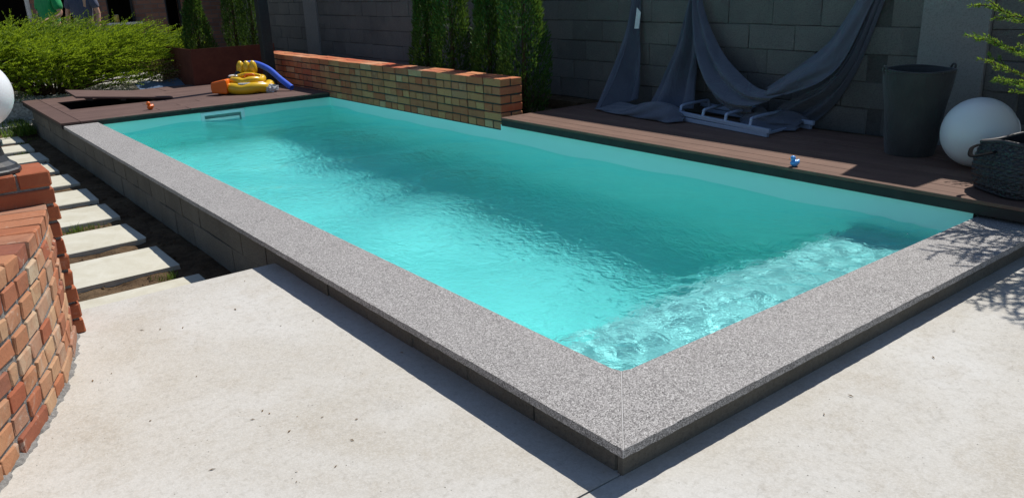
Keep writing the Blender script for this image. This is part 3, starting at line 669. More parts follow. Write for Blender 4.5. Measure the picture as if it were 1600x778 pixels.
# soil clods
V, F = [], []
for _ in range(1300):
    x, y = nrg.uniform(-0.95, 0.0), nrg.uniform(2.85, 11.0); s_ = 0.006+0.018*nrg.random()**3; n = len(V)
    V += [(x+dx*s_*nrg.uniform(.6, 1.3), y+dy*s_*nrg.uniform(.6, 1.3), Z_SOIL+0.003+dz*s_*nrg.uniform(.5, 1.0)) for dx, dy, dz in ((1, 0, 0), (.3, .95, 0), (-.8, .6, 0), (-.8, -.6, 0), (.3, -.95, 0), (0, 0, .9))]
    F += [(n+k, n+(k+1) % 5, n+5) for k in range(5)]
tag(link('soil_clods', mesh_from('soil_clods', V, F), MAT['soil']), 'loose clods of dark soil between pool wall and stones', 'soil', kind='stuff')

# ------------------------------------------------------------------ boundary wall of concrete blocks with piers
bw = empty('block_wall', (4.75, 6.0, -0.4), label='tall grey concrete block boundary wall behind the pool', cat='block wall')
BO = Vector(bw.location); WF = 4.75; WT = 2.04
link('mortar', boxes_mesh('wall_core', [(WF+0.012, WF+0.22, -3.0, 16.2, -0.6, WT)]), MAT['block_joint'], bw, -BO)
bset = [rough_block('wall_block', 0.04, 0.4605, 0.2075, 0.005, 0.0035, 400+i) for i in range(5)]
piers = [(1.044, 1.527), (11.93, 12.434), (-3.0, -2.5)]
for row in range(8):
    zc = 0.055+0.107+row*0.2125
    y = -0.9+(0.235 if row % 2 else 0)+rng.uniform(-.03, .03)
    while y < 15.9:
        yc = y+0.23
        cut = any(a-0.2 < yc < b+0.2 for a, b in piers)
        if not cut:
            link('block', bset[rng.randrange(5)], MAT['block'], bw, Vector((WF+0.018+rng.uniform(-.006, .006), yc, zc+rng.uniform(-.004, .004)))-BO, (0, 0, rng.uniform(-.008, .008)))
        y += 0.468
for a, b in piers[:2]:   # cast piers and the blocks cut to meet them
    link('pier', box_mesh('pier', WF-0.035, WF+0.30, a, b, -0.6, WT+0.45, 0.006), MAT['cast'], bw, -BO)
    for row in range(8):
        zc = 0.055+0.107+row*0.2125
        for s_, e_ in ((a-0.24, a-0.006), (b+0.006, b+0.24)):
            link('block', bset[rng.randrange(5)], MAT['block'], bw, Vector((WF+0.022, (s_+e_)/2, zc))-BO, None, (1, (e_-s_)/0.455, 1))

# ------------------------------------------------------------------ rust-red planter panel, post
pl = tag(link('steel_planter', boxes_mesh('steel_planter', [(2.21, 3.50, 10.95, 10.958, -0.3, 0.555), (2.21, 2.218, 10.9585, 12.6, -0.3, 0.555), (2.2185, 3.50, 10.9585, 12.6, -0.3, 0.36)]), MAT['corten']), 'dark rust red steel planter panel behind the inflatable toys', 'planter')
post = empty('post', (3.0, 10.0, Z_FAR), label='dark upright post standing on the far deck in front of the brick wall', cat='post')
link('shaft', box_mesh('shaft', -0.072, 0.072, -0.072, 0.072, 0.012, 2.6, 0.008, 2), MAT['post'], post); link('foot_plate', box_mesh('foot_plate', -0.11, 0.11, -0.11, 0.11, 0, 0.0115, 0.003), MAT['post'], post)

# ------------------------------------------------------------------ shade sail heaped against the wall
SP = {
'P1L': [(4.72, 4.433, 1.37), (4.6, 4.441, 0.849), (4.4, 4.43, 0.484), (4.03, 4.307, 0.112)],
'P1R': [(4.72, 4.372, 1.368), (4.69, 4.34, 0.814), (4.62, 4.266, 0.443), (4.5, 4.174, 0.17)],
'P2T': [(4.3, 4.355, 0.16), (4.28, 4.069, 0.157), (4.3, 3.834, 0.145), (4.32, 3.61, 0.17), (4.2, 3.278, 0.152)],
'P2M': [(4.15, 4.321, 0.14), (4.12, 4.0, 0.135), (4.07, 3.645, 0.235), (4.08, 3.401, 0.24), (4.1, 3.229, 0.15)],
'P2B': [(4.03, 4.307, 0.112), (3.97, 3.934, 0.109), (3.95, 3.576, 0.109), (3.92, 3.286, 0.110), (4.03, 3.19, 0.115)],
'P3L': [(4.72, 3.7, 1.349), (4.62, 3.761, 0.803), (4.5, 3.85, 0.417), (4.33, 3.878, 0.138)],
'P3R': [(4.72, 3.677, 1.349), (4.66, 3.584, 0.776), (4.6, 3.525, 0.429), (4.4, 3.378, 0.165)],
'P4U': [(4.72, 3.669, 1.348), (4.64, 3.424, 0.885), (4.56, 3.123, 0.595), (4.42, 2.724, 0.412), (4.3, 2.342, 0.402)],
'P4D': [(4.7, 3.668, 1.349), (4.58, 3.493, 0.726), (4.45, 3.282, 0.402), (4.3, 2.937, 0.248), (4.25, 2.654, 0.253)],
'P5U': [(4.72, 1.955, 1.301), (4.6, 2.158, 0.837), (4.5, 2.373, 0.608), (4.42, 2.633, 0.403)],
'P5D': [(4.7, 1.832, 1.298), (4.5, 1.976, 0.699), (4.38, 2.103, 0.504), (4.28, 2.334, 0.394)],
'P6L': [(4.72, 1.853, 1.298), (4.6, 2.016, 0.689), (4.5, 2.157, 0.468), (4.45, 2.493, 0.272), (4.4, 2.602, 0.113)],
'P6R': [(4.74, 1.783, 1.295), (4.73, 1.956, 0.696), (4.72, 2.107, 0.355), (4.7, 2.276, 0.15), (4.6, 2.311, 0.114)]}
def loft(edges, nu, nv, fold=0.0, nf=2.0, sag=0.0, ph=0.0, wr=0.006):
    E_ = [catmull(SP[e] if isinstance(e, str) else e, nu) for e in edges]; V, F = [], []
    for i in range(nu):
        u = i/(nu-1)
        cr = catmull([e[i] for e in E_], nv) if len(E_) > 2 else np.array([E_[0][i]*(1-t)+E_[1][i]*t for t in np.linspace(0, 1, nv)])
        wid = np.linalg.norm(cr[-1]-cr[0])
        for j in range(nv):
            v = j/(nv-1); p = cr[j].copy(); amp = fold*min(1, wid/0.35)*(1 if wid > .05 else .3)
            p[0] += amp*math.sin(math.pi*2*nf*v+ph+1.5*u)*math.sin(math.pi*min(1, v*1.0)) + wr*math.sin(17*v+9*u+ph)*math.sin(11*u+5*v)
            p[0] -= sag*math.sin(math.pi*v)*math.sin(math.pi*u)
            p[0] = min(p[0], WF-0.012); p[2] = max(p[2], Z_DECK+0.008); V.append(p)
    for i in range(nu-1):
        for j in range(nv-1): F.append((i*nv+j, i*nv+j+1, (i+1)*nv+j+1, (i+1)*nv+j))
    return V, F
sail = empty('shade_sail', (4.5, 3.0, Z_DECK), label='large grey shade cloth hanging in drooping folds from the block wall onto the deck', cat='shade cloth')
def sail_panel(name, edges, nu=40, nv=28, **kw):
    V_, F_ = loft(edges, nu, nv, **kw); me = mesh_from(name, V_, F_, True); o = link(name, me, MAT['sail'], sail, -Vector(sail.location))
    md = o.modifiers.new('thickness', 'SOLIDIFY'); md.thickness = 0.003; md.offset = 0; return o
sail_panel('hanging_fold', ['P1L', 'P1R'], fold=0.13, nf=1.0, ph=2.6, wr=0.010)
mid1 = [(4.72, 4.40, 1.37), (4.60, 4.40, 0.83), (4.40, 4.36, 0.45), (4.05, 4.27, 0.118)]
sail_panel('hanging_hem', ['P1L', mid1], nv=12, fold=0.03, nf=0.5, ph=3.3)
sail_panel('heaped_fold', ['P2T', 'P2M', 'P2B'], nu=60, nv=24, fold=0.03, nf=1.0, wr=0.028)
sail_panel('hanging_fold', ['P3L', 'P3R'], fold=0.09, nf=1.6, ph=0.6, wr=0.010)
sail_panel('hanging_fold', ['P4D', [tuple((np.array(a)*0.5+np.array(b)*0.5-np.array((0.06, 0, 0))).tolist()) for a, b in zip(SP['P4U'], SP['P4D'])], 'P4U'], nu=50, fold=0.075, nf=2.0, sag=0.05, wr=0.012)
skirt = [(4.66, 3.60, 1.30), (4.60, 3.40, 0.62), (4.52, 3.15, 0.30), (4.42, 2.85, 0.14), (4.40, 2.60, 0.115)]
sail_panel('inner_fold', ['P4D', skirt], fold=0.07, nf=2.2, ph=1.0, wr=0.012)
sail_panel('swag', ['P5U', [tuple((np.array(a)*0.5+np.array(b)*0.5-np.array((0.07, 0, 0.015))).tolist()) for a, b in zip(SP['P5U'], SP['P5D'])], 'P5D'], nu=46, fold=0.05, nf=1.2, wr=0.010)
sail_panel('back_fold', ['P6L', 'P6R'], nu=46, fold=0.06, nf=2.0, ph=0.4, wr=0.010)
sail_panel('heaped_fold', [[(4.45, 2.72, 0.26), (4.38, 2.55, 0.22), (4.42, 2.38, 0.24), (4.5, 2.25, 0.18)], [(4.28, 2.75, 0.16), (4.22, 2.58, 0.20), (4.26, 2.42, 0.16), (4.36, 2.25, 0.14)], [(4.2, 2.72, 0.112), (4.12, 2.56, 0.125), (4.16, 2.42, 0.112), (4.28, 2.22, 0.112)]], nu=26, nv=16, fold=0.03, nf=1.5, wr=0.02)
tg = link('care_label', mesh_from('care_label', [(4.585, 4.287, 1.055), (4.585, 4.234, 1.007), (4.575, 4.248, 0.853), (4.575, 4.308, 0.852)], [(0, 1, 2, 3)]), MAT['tagw'], sail, -Vector(sail.location), ); tg['label'] = 'white cloth label'
md = tg.modifiers.new('thickness', 'SOLIDIFY'); md.thickness = 0.002
for y_, z_ in ((4.40, 1.385), (3.68, 1.365), (1.87, 1.315)):
    hk = [(4.75, y_, z_+0.03), (4.71, y_, z_+0.03), (4.70, y_, z_+0.01), (4.712, y_, z_-0.012)]
    link('hook', tube('hook', catmull(hk, 9), 0.005, 6), MAT['alu'], sail, -Vector(sail.location))

# ------------------------------------------------------------------ folded metal frame on the deck
fr = empty('metal_frame', (4.2, 2.75, Z_DECK), label='folded pale blue metal lounger frame lying on the deck in front of the cloth', cat='metal frame')
FO = Vector(fr.location)
def bar(name, p, q, w, h):
    P, Q = Vector(p), Vector(q); d = (Q-P); L = d.length; me = box_mesh(name, 0, L, -w/2, w/2, -h/2, h/2, 0.004, 2)
    o = link(name, me, MAT['alu'], fr); x_ = d.normalized(); y_ = Vector((0, 0, 1)).cross(x_).normalized(); z_ = x_.cross(y_)
    o.matrix_local = Matrix.Translation(P-FO) @ Matrix((x_, y_, z_)).transposed().to_4x4(); return o
bar('rail', (4.19, 3.66, 0.168), (3.936, 2.233, 0.152), 0.028, 0.036); bar('rail', (4.17, 3.60, 0.120), (3.945, 2.255, 0.119), 0.028, 0.034)
bar('rail', (4.66, 3.50, 0.165), (4.43, 2.16, 0.160), 0.028, 0.036); bar('rail', (4.65, 3.45, 0.120), (4.46, 2.20, 0.119), 0.028, 0.034)
for i, (p, q) in enumerate((((4.155, 3.33), (4.60, 3.36)), ((4.088, 3.021), (4.56, 3.07)), ((4.025, 2.734), (4.51, 2.77)), ((3.98, 2.452), (4.46, 2.48)))):
    pts = [(p[0], p[1], 0.165), (p[0]+0.01, p[1], 0.20), (p[0]+0.05, p[1]+0.003, 0.225), (q[0]-0.05, q[1], 0.225), (q[0]-0.01, q[1], 0.205), (q[0], q[1], 0.165)]
    link('cross_bar', tube('cross_bar', [Vector(v)-FO for v in catmull(pts, 22)], 0.014, 8), MAT['alu'], fr)
bar('end_bar', (3.955, 2.30, 0.118), (4.44, 2.33, 0.118), 0.02, 0.02)

# ------------------------------------------------------------------ tall bin, globe, basket
bn = empty('tall_basket', (4.10, 1.205, Z_DECK), label='tall tapered dark woven basket standing against the concrete pier', cat='basket')
pr = [(0.158, 0.0)]+[(0.158+0.068*t+0.004*math.sin(9*t), 0.575*t) for t in np.linspace(0.02, 1, 22)]
link('body', lathe('body', pr+[(0.222, 0.578), (0.214, 0.572)]+[(0.214-0.06*t, 0.572-0.54*t) for t in np.linspace(0.05, 1, 8)], 44), MAT['bin'], bn)
link('rim', tube('rim', [(0.223*math.cos(a), 0.223*math.sin(a), 0.576+0.004*math.sin(3*a)) for a in np.linspace(0, 6.283, 48)[:-1]], 0.009, 8, closed=True), MAT['bin'], bn)
for s_ in (1, -1):
    a0_ = math.atan2(-0.62, 0.785) if s_ == 1 else math.atan2(0.62, -0.785); cx_, cy2 = 0.226*math.cos(a0_), 0.226*math.sin(a0_)
    link('handle', tube('handle', catmull([(cx_*0.98-0.03*math.sin(a0_), cy2*0.98+0.03*math.cos(a0_), 0.55), (cx_*1.03-0.02*math.sin(a0_), cy2*1.03+0.02*math.cos(a0_), 0.60), (cx_*1.03+0.02*math.sin(a0_), cy2*1.03-0.02*math.cos(a0_), 0.60), (cx_*0.98+0.03*math.sin(a0_), cy2*0.98-0.03*math.cos(a0_), 0.55)], 12), 0.008, 6), MAT['bin'], bn)

gl = empty('globe_lamp', (3.964, 0.713, Z_DECK), label='large white globe lamp lying on its side on the deck behind the dark basket', cat='lamp')
gr_ = 0.222; n_ = 44
prof = [(gr_*math.sin(t), gr_*math.cos(t)) for t in np.linspace(0.50, math.pi-0.001, 34)]
me = lathe('globe_shell', [(0.0005, prof[0][1]+0.004), (prof[0][0]*0.93, prof[0][1]+0.004), (prof[0][0]*0.985, prof[0][1]+0.002)]+prof, n_)
o = link('globe', me, MAT['white_globe'], gl, (0, 0, gr_)); o.rotation_euler = Vector((0.80, -0.60, 0.02)).to_track_quat('Z', 'Y').to_euler()
o2 = link('mounting_ring', tube('mounting_ring', [(0.100*math.cos(a), 0.100*math.sin(a), prof[0][1]+0.006) for a in np.linspace(0, 6.283, 40)[:-1]], 0.006, 6, closed=True), MAT['white_globe'], gl, (0, 0, gr_)); o2.rotation_euler = o.rotation_euler

bk = empty('woven_basket', (3.50, 0.26, Z_DECK), -0.55, label='low square dark woven basket with a loop handle at the right end of the deck', cat='basket')
def sq(a, p=4.0):
    c, s = math.cos(a), math.sin(a); return 1.0/((abs(c)**p+abs(s)**p)**(1/p))
nu, nv = 150, 46; V, F = [], []
for j in range(nv+1):
    t = j/nv; R0 = 0.185+0.03*math.sin(math.pi*min(1, t*0.9+0.05)); z = 0.285*t
    for i in range(nu):
        a = 6.2832*i/nu; u = i/nu*30; v = t*10
        d1, d2 = u+v, u-v; w_ = (math.floor(d1)+math.floor(d2)) % 2
        f1, f2 = d1-math.floor(d1), d2-math.floor(d2)
        d_ = (0.0065 if w_ else 0.0)*1 + 0.007*(math.sin(math.pi*f1)**0.6)*(math.sin(math.pi*f2)**0.6)
        R = R0*sq(a)+d_*(0 if j in (0,) else 1)
        V.append((R*math.cos(a), R*math.sin(a), z+0.022*math.sin(2*a+0.6)*t))
for j in range(nv):
    for i in range(nu): F.append((j*nu+i, j*nu+(i+1) % nu, (j+1)*nu+(i+1) % nu, (j+1)*nu+i))
F.append(tuple(range(nu))[::-1])
nb_ = len(V)
for j in range(9):
    t = 1-j/8*0.93; R0 = (0.185+0.03*math.sin(math.pi*min(1, t*0.9+0.05)))-0.012
    for i in range(nu):
        a = 6.2832*i/nu; V.append((R0*sq(a)*math.cos(a), R0*sq(a)*math.sin(a), 0.285*t+0.022*math.sin(2*a+0.6)*t))
for j in range(8):
    for i in range(nu): F.append((nb_+j*nu+(i+1) % nu, nb_+j*nu+i, nb_+(j+1)*nu+i, nb_+(j+1)*nu+(i+1) % nu))
F.append(tuple(nb_+8*nu+i for i in range(nu)))
link('body', mesh_from('basket_body', V, F, False), MAT['weave'], bk)
link('rim', tube('rim', [(0.193*sq(a)*math.cos(a), 0.193*sq(a)*math.sin(a), 0.287+0.022*math.sin(2*a+0.6)) for a in np.linspace(0, 6.283, 90)[:-1]], 0.012, 8, closed=True), MAT['weave'], bk)
for s_ in (1, -1):
    hp = [(-s_*0.205, 0.075*s_+s_*.05, 0.26), (-s_*0.26, 0.06*s_+s_*.05, 0.245), (-s_*0.30, 0.0+s_*.05, 0.215), (-s_*0.26, -0.06*s_+s_*.05, 0.235), (-s_*0.205, -0.075*s_+s_*.05, 0.25)]
    link('handle', tube('handle', catmull(hp, 24), 0.013, 8, flat=0.35), MAT['cord'], bk)

# ------------------------------------------------------------------ rubber ducks
def duck(loc, rz, mat, s, label):
    d = empty('rubber_duck', loc, rz, label=label, cat='toy duck', group='rubber ducks')
    V = []; nu, nv = 20, 14
    me = ellipsoid('body', (0, 0, 0.36*s), (0.50*s, 0.38*s, 0.36*s))
    for v in me.vertices:
        if v.co.x < -0.2*s: v.co.z += (-(v.co.x)-0.2*s)*0.9
        if v.co.z < 0.06*s: v.co.z = max(0.0, v.co.z*0.5)
    link('body', me, mat, d); link('head', ellipsoid('head', (0.24*s, 0, 0.88*s), (0.28*s, 0.27*s, 0.28*s)), mat, d)
    link('beak', ellipsoid('beak', (0.53*s, 0, 0.84*s), (0.14*s, 0.12*s, 0.055*s), 12, 8), MAT['beak'], d)
    for t_ in (1, -1):
        link('wing', ellipsoid('wing', (-0.10*s, t_*0.36*s, 0.46*s), (0.26*s, 0.07*s, 0.17*s), 12, 8), mat, d)
        link('eye', ellipsoid('eye', (0.44*s, t_*0.15*s, 0.96*s), (0.04*s, 0.04*s, 0.055*s), 8, 6), MAT['black_vinyl'], d)
    return d
duck((3.205, 1.53, Z_DECK), math.radians(150), MAT['duck_blue'], 0.064, 'small blue rubber duck on the edge of the right deck')
duck((1.004, 8.80, Z_FAR), math.radians(200), MAT['orange'], 0.085, 'tiny orange rubber duck on the far deck above the skimmer')

# ------------------------------------------------------------------ inflatables on the far deck
bt = empty('inflatable_boat', (2.46, 9.46, Z_FAR), math.radians(-37), label='yellow inflatable baby boat with a puffed seat back on the far deck', cat='inflatable boat')
def ring(name, a, b, r, z, n=56, m=14, bulge=0.05):
    return tube(name, [(a*math.cos(t), b*math.sin(t), z+0.01*math.sin(5*t)) for t in np.linspace(0, 6.2832, n+1)[:-1]], [r*(1+bulge*math.sin(9*t)) for t in np.linspace(0, 6.2832, n+1)[:-1]], m, closed=True)
link('hull_ring', ring('hull_ring', 0.29, 0.23, 0.072, 0.072), MAT['yellow'], bt); link('upper_ring', ring('upper_ring', 0.20, 0.17, 0.050, 0.165), MAT['yellow'], bt)
link('floor', lathe('floor', [(0.27, 0.01), (0.27, 0.03)], 30), MAT['yellow'], bt)
for k in range(3):
    link('seat_back', ellipsoid('seat_back', (-0.11+0.085*k, 0.13, 0.30), (0.056, 0.06, 0.11), 14, 10), MAT['yellow'], bt)
link('printed_band', tube('printed_band', [(0.29*math.cos(t)+0.012*math.cos(t), 0.23*math.sin(t)+0.012*math.sin(t), 0.136) for t in np.linspace(-1.75, -0.6, 24)], 0.013, 8), MAT['white_vinyl'], bt)
link('handle', tube('handle', catmull([(0.02, -0.12, 0.19), (0.02, -0.12, 0.24), (0.12, -0.10, 0.24), (0.12, -0.10, 0.19)], 14), 0.014, 8), MAT['orange'], bt)
link('crossbar', tube('crossbar', catmull([(-0.16, 0.02, 0.20), (0.0, 0.04, 0.235), (0.18, 0.02, 0.20)], 14), 0.03, 10), MAT['yellow'], bt)
nd = empty('pool_noodle', (2.9, 9.1, Z_FAR), label='bent blue foam pool noodle leaning over the yellow boat', cat='pool noodle')
npts = catmull([(2.55, 9.72, 0.385), (2.66, 9.60, 0.385), (2.76, 9.42, 0.315), (2.84, 9.26, 0.19), (2.915, 9.07, 0.073)], 30)
nm = tube('foam', [p-np.array((2.9, 9.1, Z_FAR)) for p in npts], 0.040, 18, cap=False); link('foam', nm, MAT['noodle'], nd)
e_ = npts[-1]-npts[-2]; e_ /= np.linalg.norm(e_); ring_c = npts[-1]-np.array((2.9, 9.1, Z_FAR))
o = link('end_face', lathe('end_face', [(0.013, -0.03), (0.013, 0.0), (0.040, 0.0)], 18, cap=False), MAT['noodle'], nd, ring_c); o.rotation_euler = Vector(e_).to_track_quat('Z', 'Y').to_euler()
ab = empty('armband', (2.10, 9.50, Z_FAR), math.radians(-38), label='orange inflatable armband standing on the far deck beside the yellow boat', cat='armband')
bm = bmesh.new(); bmesh.ops.create_cube(bm, size=1.0); bmesh.ops.subdivide_edges(bm, edges=bm.edges, cuts=5, use_grid_fill=True)
for v in bm.verts:
    t = v.co.x+0.5; bul = (1-(2*v.co.y)**2)*(1-(2*v.co.z)**2)
    v.co = 1.12*Vector((v.co.x*0.19+(0.02 if v.co.x > 0 else -0.02)*bul*(abs(v.co.x) > 0.49), v.co.y*(0.10+0.06*t), 0.085+v.co.z*(0.125+0.05*t)+0.012*t))
link('cuff', bm_mesh('cuff', bm, True), MAT['orange'], ab).modifiers.new('smooth', 'SUBSURF').levels = 1
link('seam', tube('seam', [(0.098, 0.078*math.cos(a), 0.105+0.088*math.sin(a)) for a in np.linspace(0, 6.283, 24)[:-1]], 0.005, 6, closed=True), MAT['orange'], ab)
bwv = empty('float_toy', (2.30, 9.56, Z_FAR+0.15), label='black and white inflatable toy lying on the yellow boat', cat='inflatable toy')
link('body', ellipsoid('body', (0.03, 0.02, 0.045), (0.10, 0.06, 0.05)), MAT['black_vinyl'], bwv); link('head', ellipsoid('head', (0.10, 0.05, 0.085), (0.045, 0.042, 0.045)), MAT['black_vinyl'], bwv)
link('belly', ellipsoid('belly', (0.13, 0.03, 0.05), (0.04, 0.03, 0.04)), MAT['white_vinyl'], bwv); link('fin', ellipsoid('fin', (-0.08, 0.0, 0.02), (0.05, 0.03, 0.014)), MAT['white_vinyl'], bwv); link('fin', ellipsoid('fin', (-0.02, -0.03, 0.08), (0.045, 0.012, 0.014)), MAT['white_vinyl'], bwv)
cp = bmesh.new(); bmesh.ops.create_icosphere(cp, subdivisions=3, radius=1.0)
for v in cp.verts:
    k = 1+0.35*math.sin(7*v.co.x+3*v.co.z)*math.sin(6*v.co.y+2)+0.2*math.sin(15*v.co.z+9*v.co.x); v.co = Vector((v.co.x*0.085*k, v.co.y*0.05*k, max(-0.045, v.co.z*0.055*k)))
tag(link('plastic_bag', bm_mesh('plastic_bag', cp), MAT['clear'], None, (2.66, 9.16, Z_FAR+0.046)), 'crumpled clear plastic bag under the blue noodle', 'plastic bag')

# ------------------------------------------------------------------ plants
def rot_to(d):
    return Vector(d).to_track_quat('Z', 'Y').to_matrix()
def leaf_cloud(P, D, Ls, Ws, name, r):
    """flat pointed blades: base P, direction D, length, width"""
    n = len(P); D = D/np.linalg.norm(D, axis=1, keepdims=True); ref = r.normal(size=(n, 3)); S = np.cross(D, ref); S /= np.linalg.norm(S, axis=1, keepdims=True)
    a = P; b = P+D*(Ls*0.45)[:, None]+S*(Ws*0.5)[:, None]; c = P+D*Ls[:, None]; d = P+D*(Ls*0.45)[:, None]-S*(Ws*0.5)[:, None]
    Vt = np.stack([a, b, c, d], 1).reshape(-1, 3); q = np.arange(n*4, dtype=np.int32).reshape(n, 4)
    me = bpy.data.meshes.new(name); me.vertices.add(len(Vt)); me.vertices.foreach_set('co', Vt.astype(np.float32).ravel())
    me.loops.add(q.size); me.loops.foreach_set('vertex_index', q.ravel()); me.polygons.add(n); me.polygons.foreach_set('loop_start', np.arange(0, q.size, 4, dtype=np.int32))
    me.update(calc_edges=True); return me
def thuja(loc, h, R, seed, label, n=13000):
    r = np.random.default_rng(seed); t = empty('thuja', loc, label=label, cat='conifer', group='columnar thujas')
    u = r.random(n)**0.85; th = r.random(n)*6.2832
    lump = 1+0.20*np.sin(3*th+7*u+seed)*np.sin(13*u+seed*2)+0.10*np.sin(7*th-19*u)
    prof_ = np.minimum(1.0, 0.7+u*2.6)*np.clip((1-u)*1.28, 0.02, 1)**0.85
    rad = R*prof_*lump*(1-0.38*r.random(n)**2.2)
    P = np.stack([rad*np.cos(th), rad*np.sin(th), 0.03+u*h], 1)
    D = np.stack([np.cos(th)*0.55, np.sin(th)*0.55, np.full(n, 0.95)], 1)+r.normal(size=(n, 3))*0.33
    link('foliage', leaf_cloud(P, D, r.uniform(0.03, 0.07, n), r.uniform(0.010, 0.020, n), 'thuja_foliage', r), MAT['thuja'], t)
    link('trunk', tube('trunk', [(0, 0, 0), (0.01, 0, h*0.4), (0, 0.01, h*0.85)], [0.03, 0.02, 0.006], 7), MAT['bark'], t); return t
thuja((3.86, 7.08, -0.05), 2.2, 0.17, 1, 'columnar thuja behind the low brick wall, leftmost of the four there')
thuja((3.88, 6.56, -0.05), 2.45, 0.23, 2, 'columnar thuja behind the low brick wall, second from the left of the four')
thuja((3.88, 5.83, -0.05), 2.2, 0.19, 3, 'columnar thuja behind the low brick wall, third from the left of the four')
thuja((3.86, 5.20, -0.05), 2.5, 0.26, 4, 'columnar thuja at the near end of the low brick wall beside the deck')
thuja((2.60, 11.75, 0.36), 1.15, 0.21, 5, 'sunlit columnar thuja standing beside the juniper behind the steel planter', 8000)
thuja((3.42, 12.35, 0.36), 1.8, 0.17, 6, 'columnar thuja in the steel planter, left of a close pair', 7000)
thuja((3.50, 11.78, 0.36), 1.8, 0.18, 7, 'columnar thuja in the steel planter next to the dark post', 7000)

# spreading juniper: arching feathery sprays
def juniper():
    r = np.random.default_rng(21); t = empty('juniper_bush', (0.6, 12.5, -0.05), label='wide bright green juniper bush with feathery arching sprays beyond the far deck', cat='bush')
    Ps, Ds, Ls, Ws = [], [], [], []; stems = []
    for k in range(3000):
        a = r.random()*6.2832; q = math.sqrt(r.random()); bx, by = 2.12*q*math.cos(a), 0.95*q*math.sin(a)
        top = 1.14*(1-0.38*q**2.4)*(0.86+0.14*math.sin(3*bx+1)*math.sin(4*by))
        inner = r.random() < 0.35; z = top*(r.uniform(0.25, 0.75) if inner else r.uniform(0.72, 0.95))
        if q > 0.75 and r.random() < 0.7: z = top*r.uniform(0.15, 0.95)
        out = np.array([math.cos(a)*(0.5+0.7*q), math.sin(a)*(0.5+0.7*q), r.uniform(0.05, 0.55)])+r.normal(size=3)*np.array([0.38, 0.28, 0.10])
        if r.random() < 0.45: out[2] += 0.25; out[0] += 0.6 if r.random() < 0.75 else -0.4
        if k % 11 == 0: out = np.array([r.uniform(0.35, 1.0), r.normal()*0.3, r.uniform(0.25, 0.6)]); z = top*0.93
        out /= np.linalg.norm(out); L = r.uniform(0.32, 0.72)*(1.25 if k % 11 == 0 else 1.0); p = np.array([bx, by, z])-out*L*0.35
        nseg_ = 20; side = np.cross(out, [0, 0, 1.0]); side /= np.linalg.norm(side)
        for i in range(nseg_):
            s = i/(nseg_-1); pt = p+out*L*s+np.array([0, 0, -0.16*L*s*s + 0.05*L*s]); taper = (1-s)**0.8*0.9+0.25
            for sg in (1, -1):
                Ps.append(pt+r.normal(size=3)*0.004); Ds.append(out*1.0+side*sg*r.uniform(0.22, 0.6)+np.array([0, 0, r.uniform(-0.05, 0.35)])+r.normal(size=3)*0.14); Ls.append(r.uniform(0.06, 0.105)*taper); Ws.append(r.uniform(0.009, 0.015))
        if k < 110: stems.append((p, out, L))
    link('foliage', leaf_cloud(np.array(Ps), np.array(Ds), np.array(Ls), np.array(Ws), 'juniper_foliage', r), MAT['juniper'], t)
    V, F = [], []
    for i in range(70):
        a = r.random()*6.2832; q = r.uniform(0.5, 0.95); e = (1.95*q*math.cos(a), 0.9*q*math.sin(a), 0.12+0.5*r.random())
        m_ = tube('s', catmull([(0.2*math.cos(a), 0.12*math.sin(a), 0.0), (e[0]*0.5, e[1]*0.5, e[2]*0.8), e], 7), [0.022, 0.019, 0.016, 0.013, 0.010, 0.008, 0.005], 5); n0 = len(V)
        V += [tuple(v.co) for v in m_.vertices]; F += [tuple(i_+n0 for i_ in p_.vertices) for p_ in m_.polygons]; bpy.data.meshes.remove(m_)
    link('branches', mesh_from('juniper_branches', V, F, True), MAT['bark'], t)
    # browned low sprays at the right end
    n = 1500; q = r.random(n); P = np.stack([r.normal(1.55, 0.22, n), r.normal(-0.62, 0.14, n), 0.10+0.34*r.random(n)], 1); D = np.stack([r.normal(0.5, 0.5, n), r.normal(-0.6, 0.4, n), r.normal(-0.2, 0.5, n)], 1)
    dr = link('withered_sprays', leaf_cloud(P, D, r.uniform(0.04, 0.09, n), r.uniform(0.008, 0.016, n), 'withered_sprays', r), MAT['dry'], t); dr['label'] = 'brown withered sprays'
juniper()

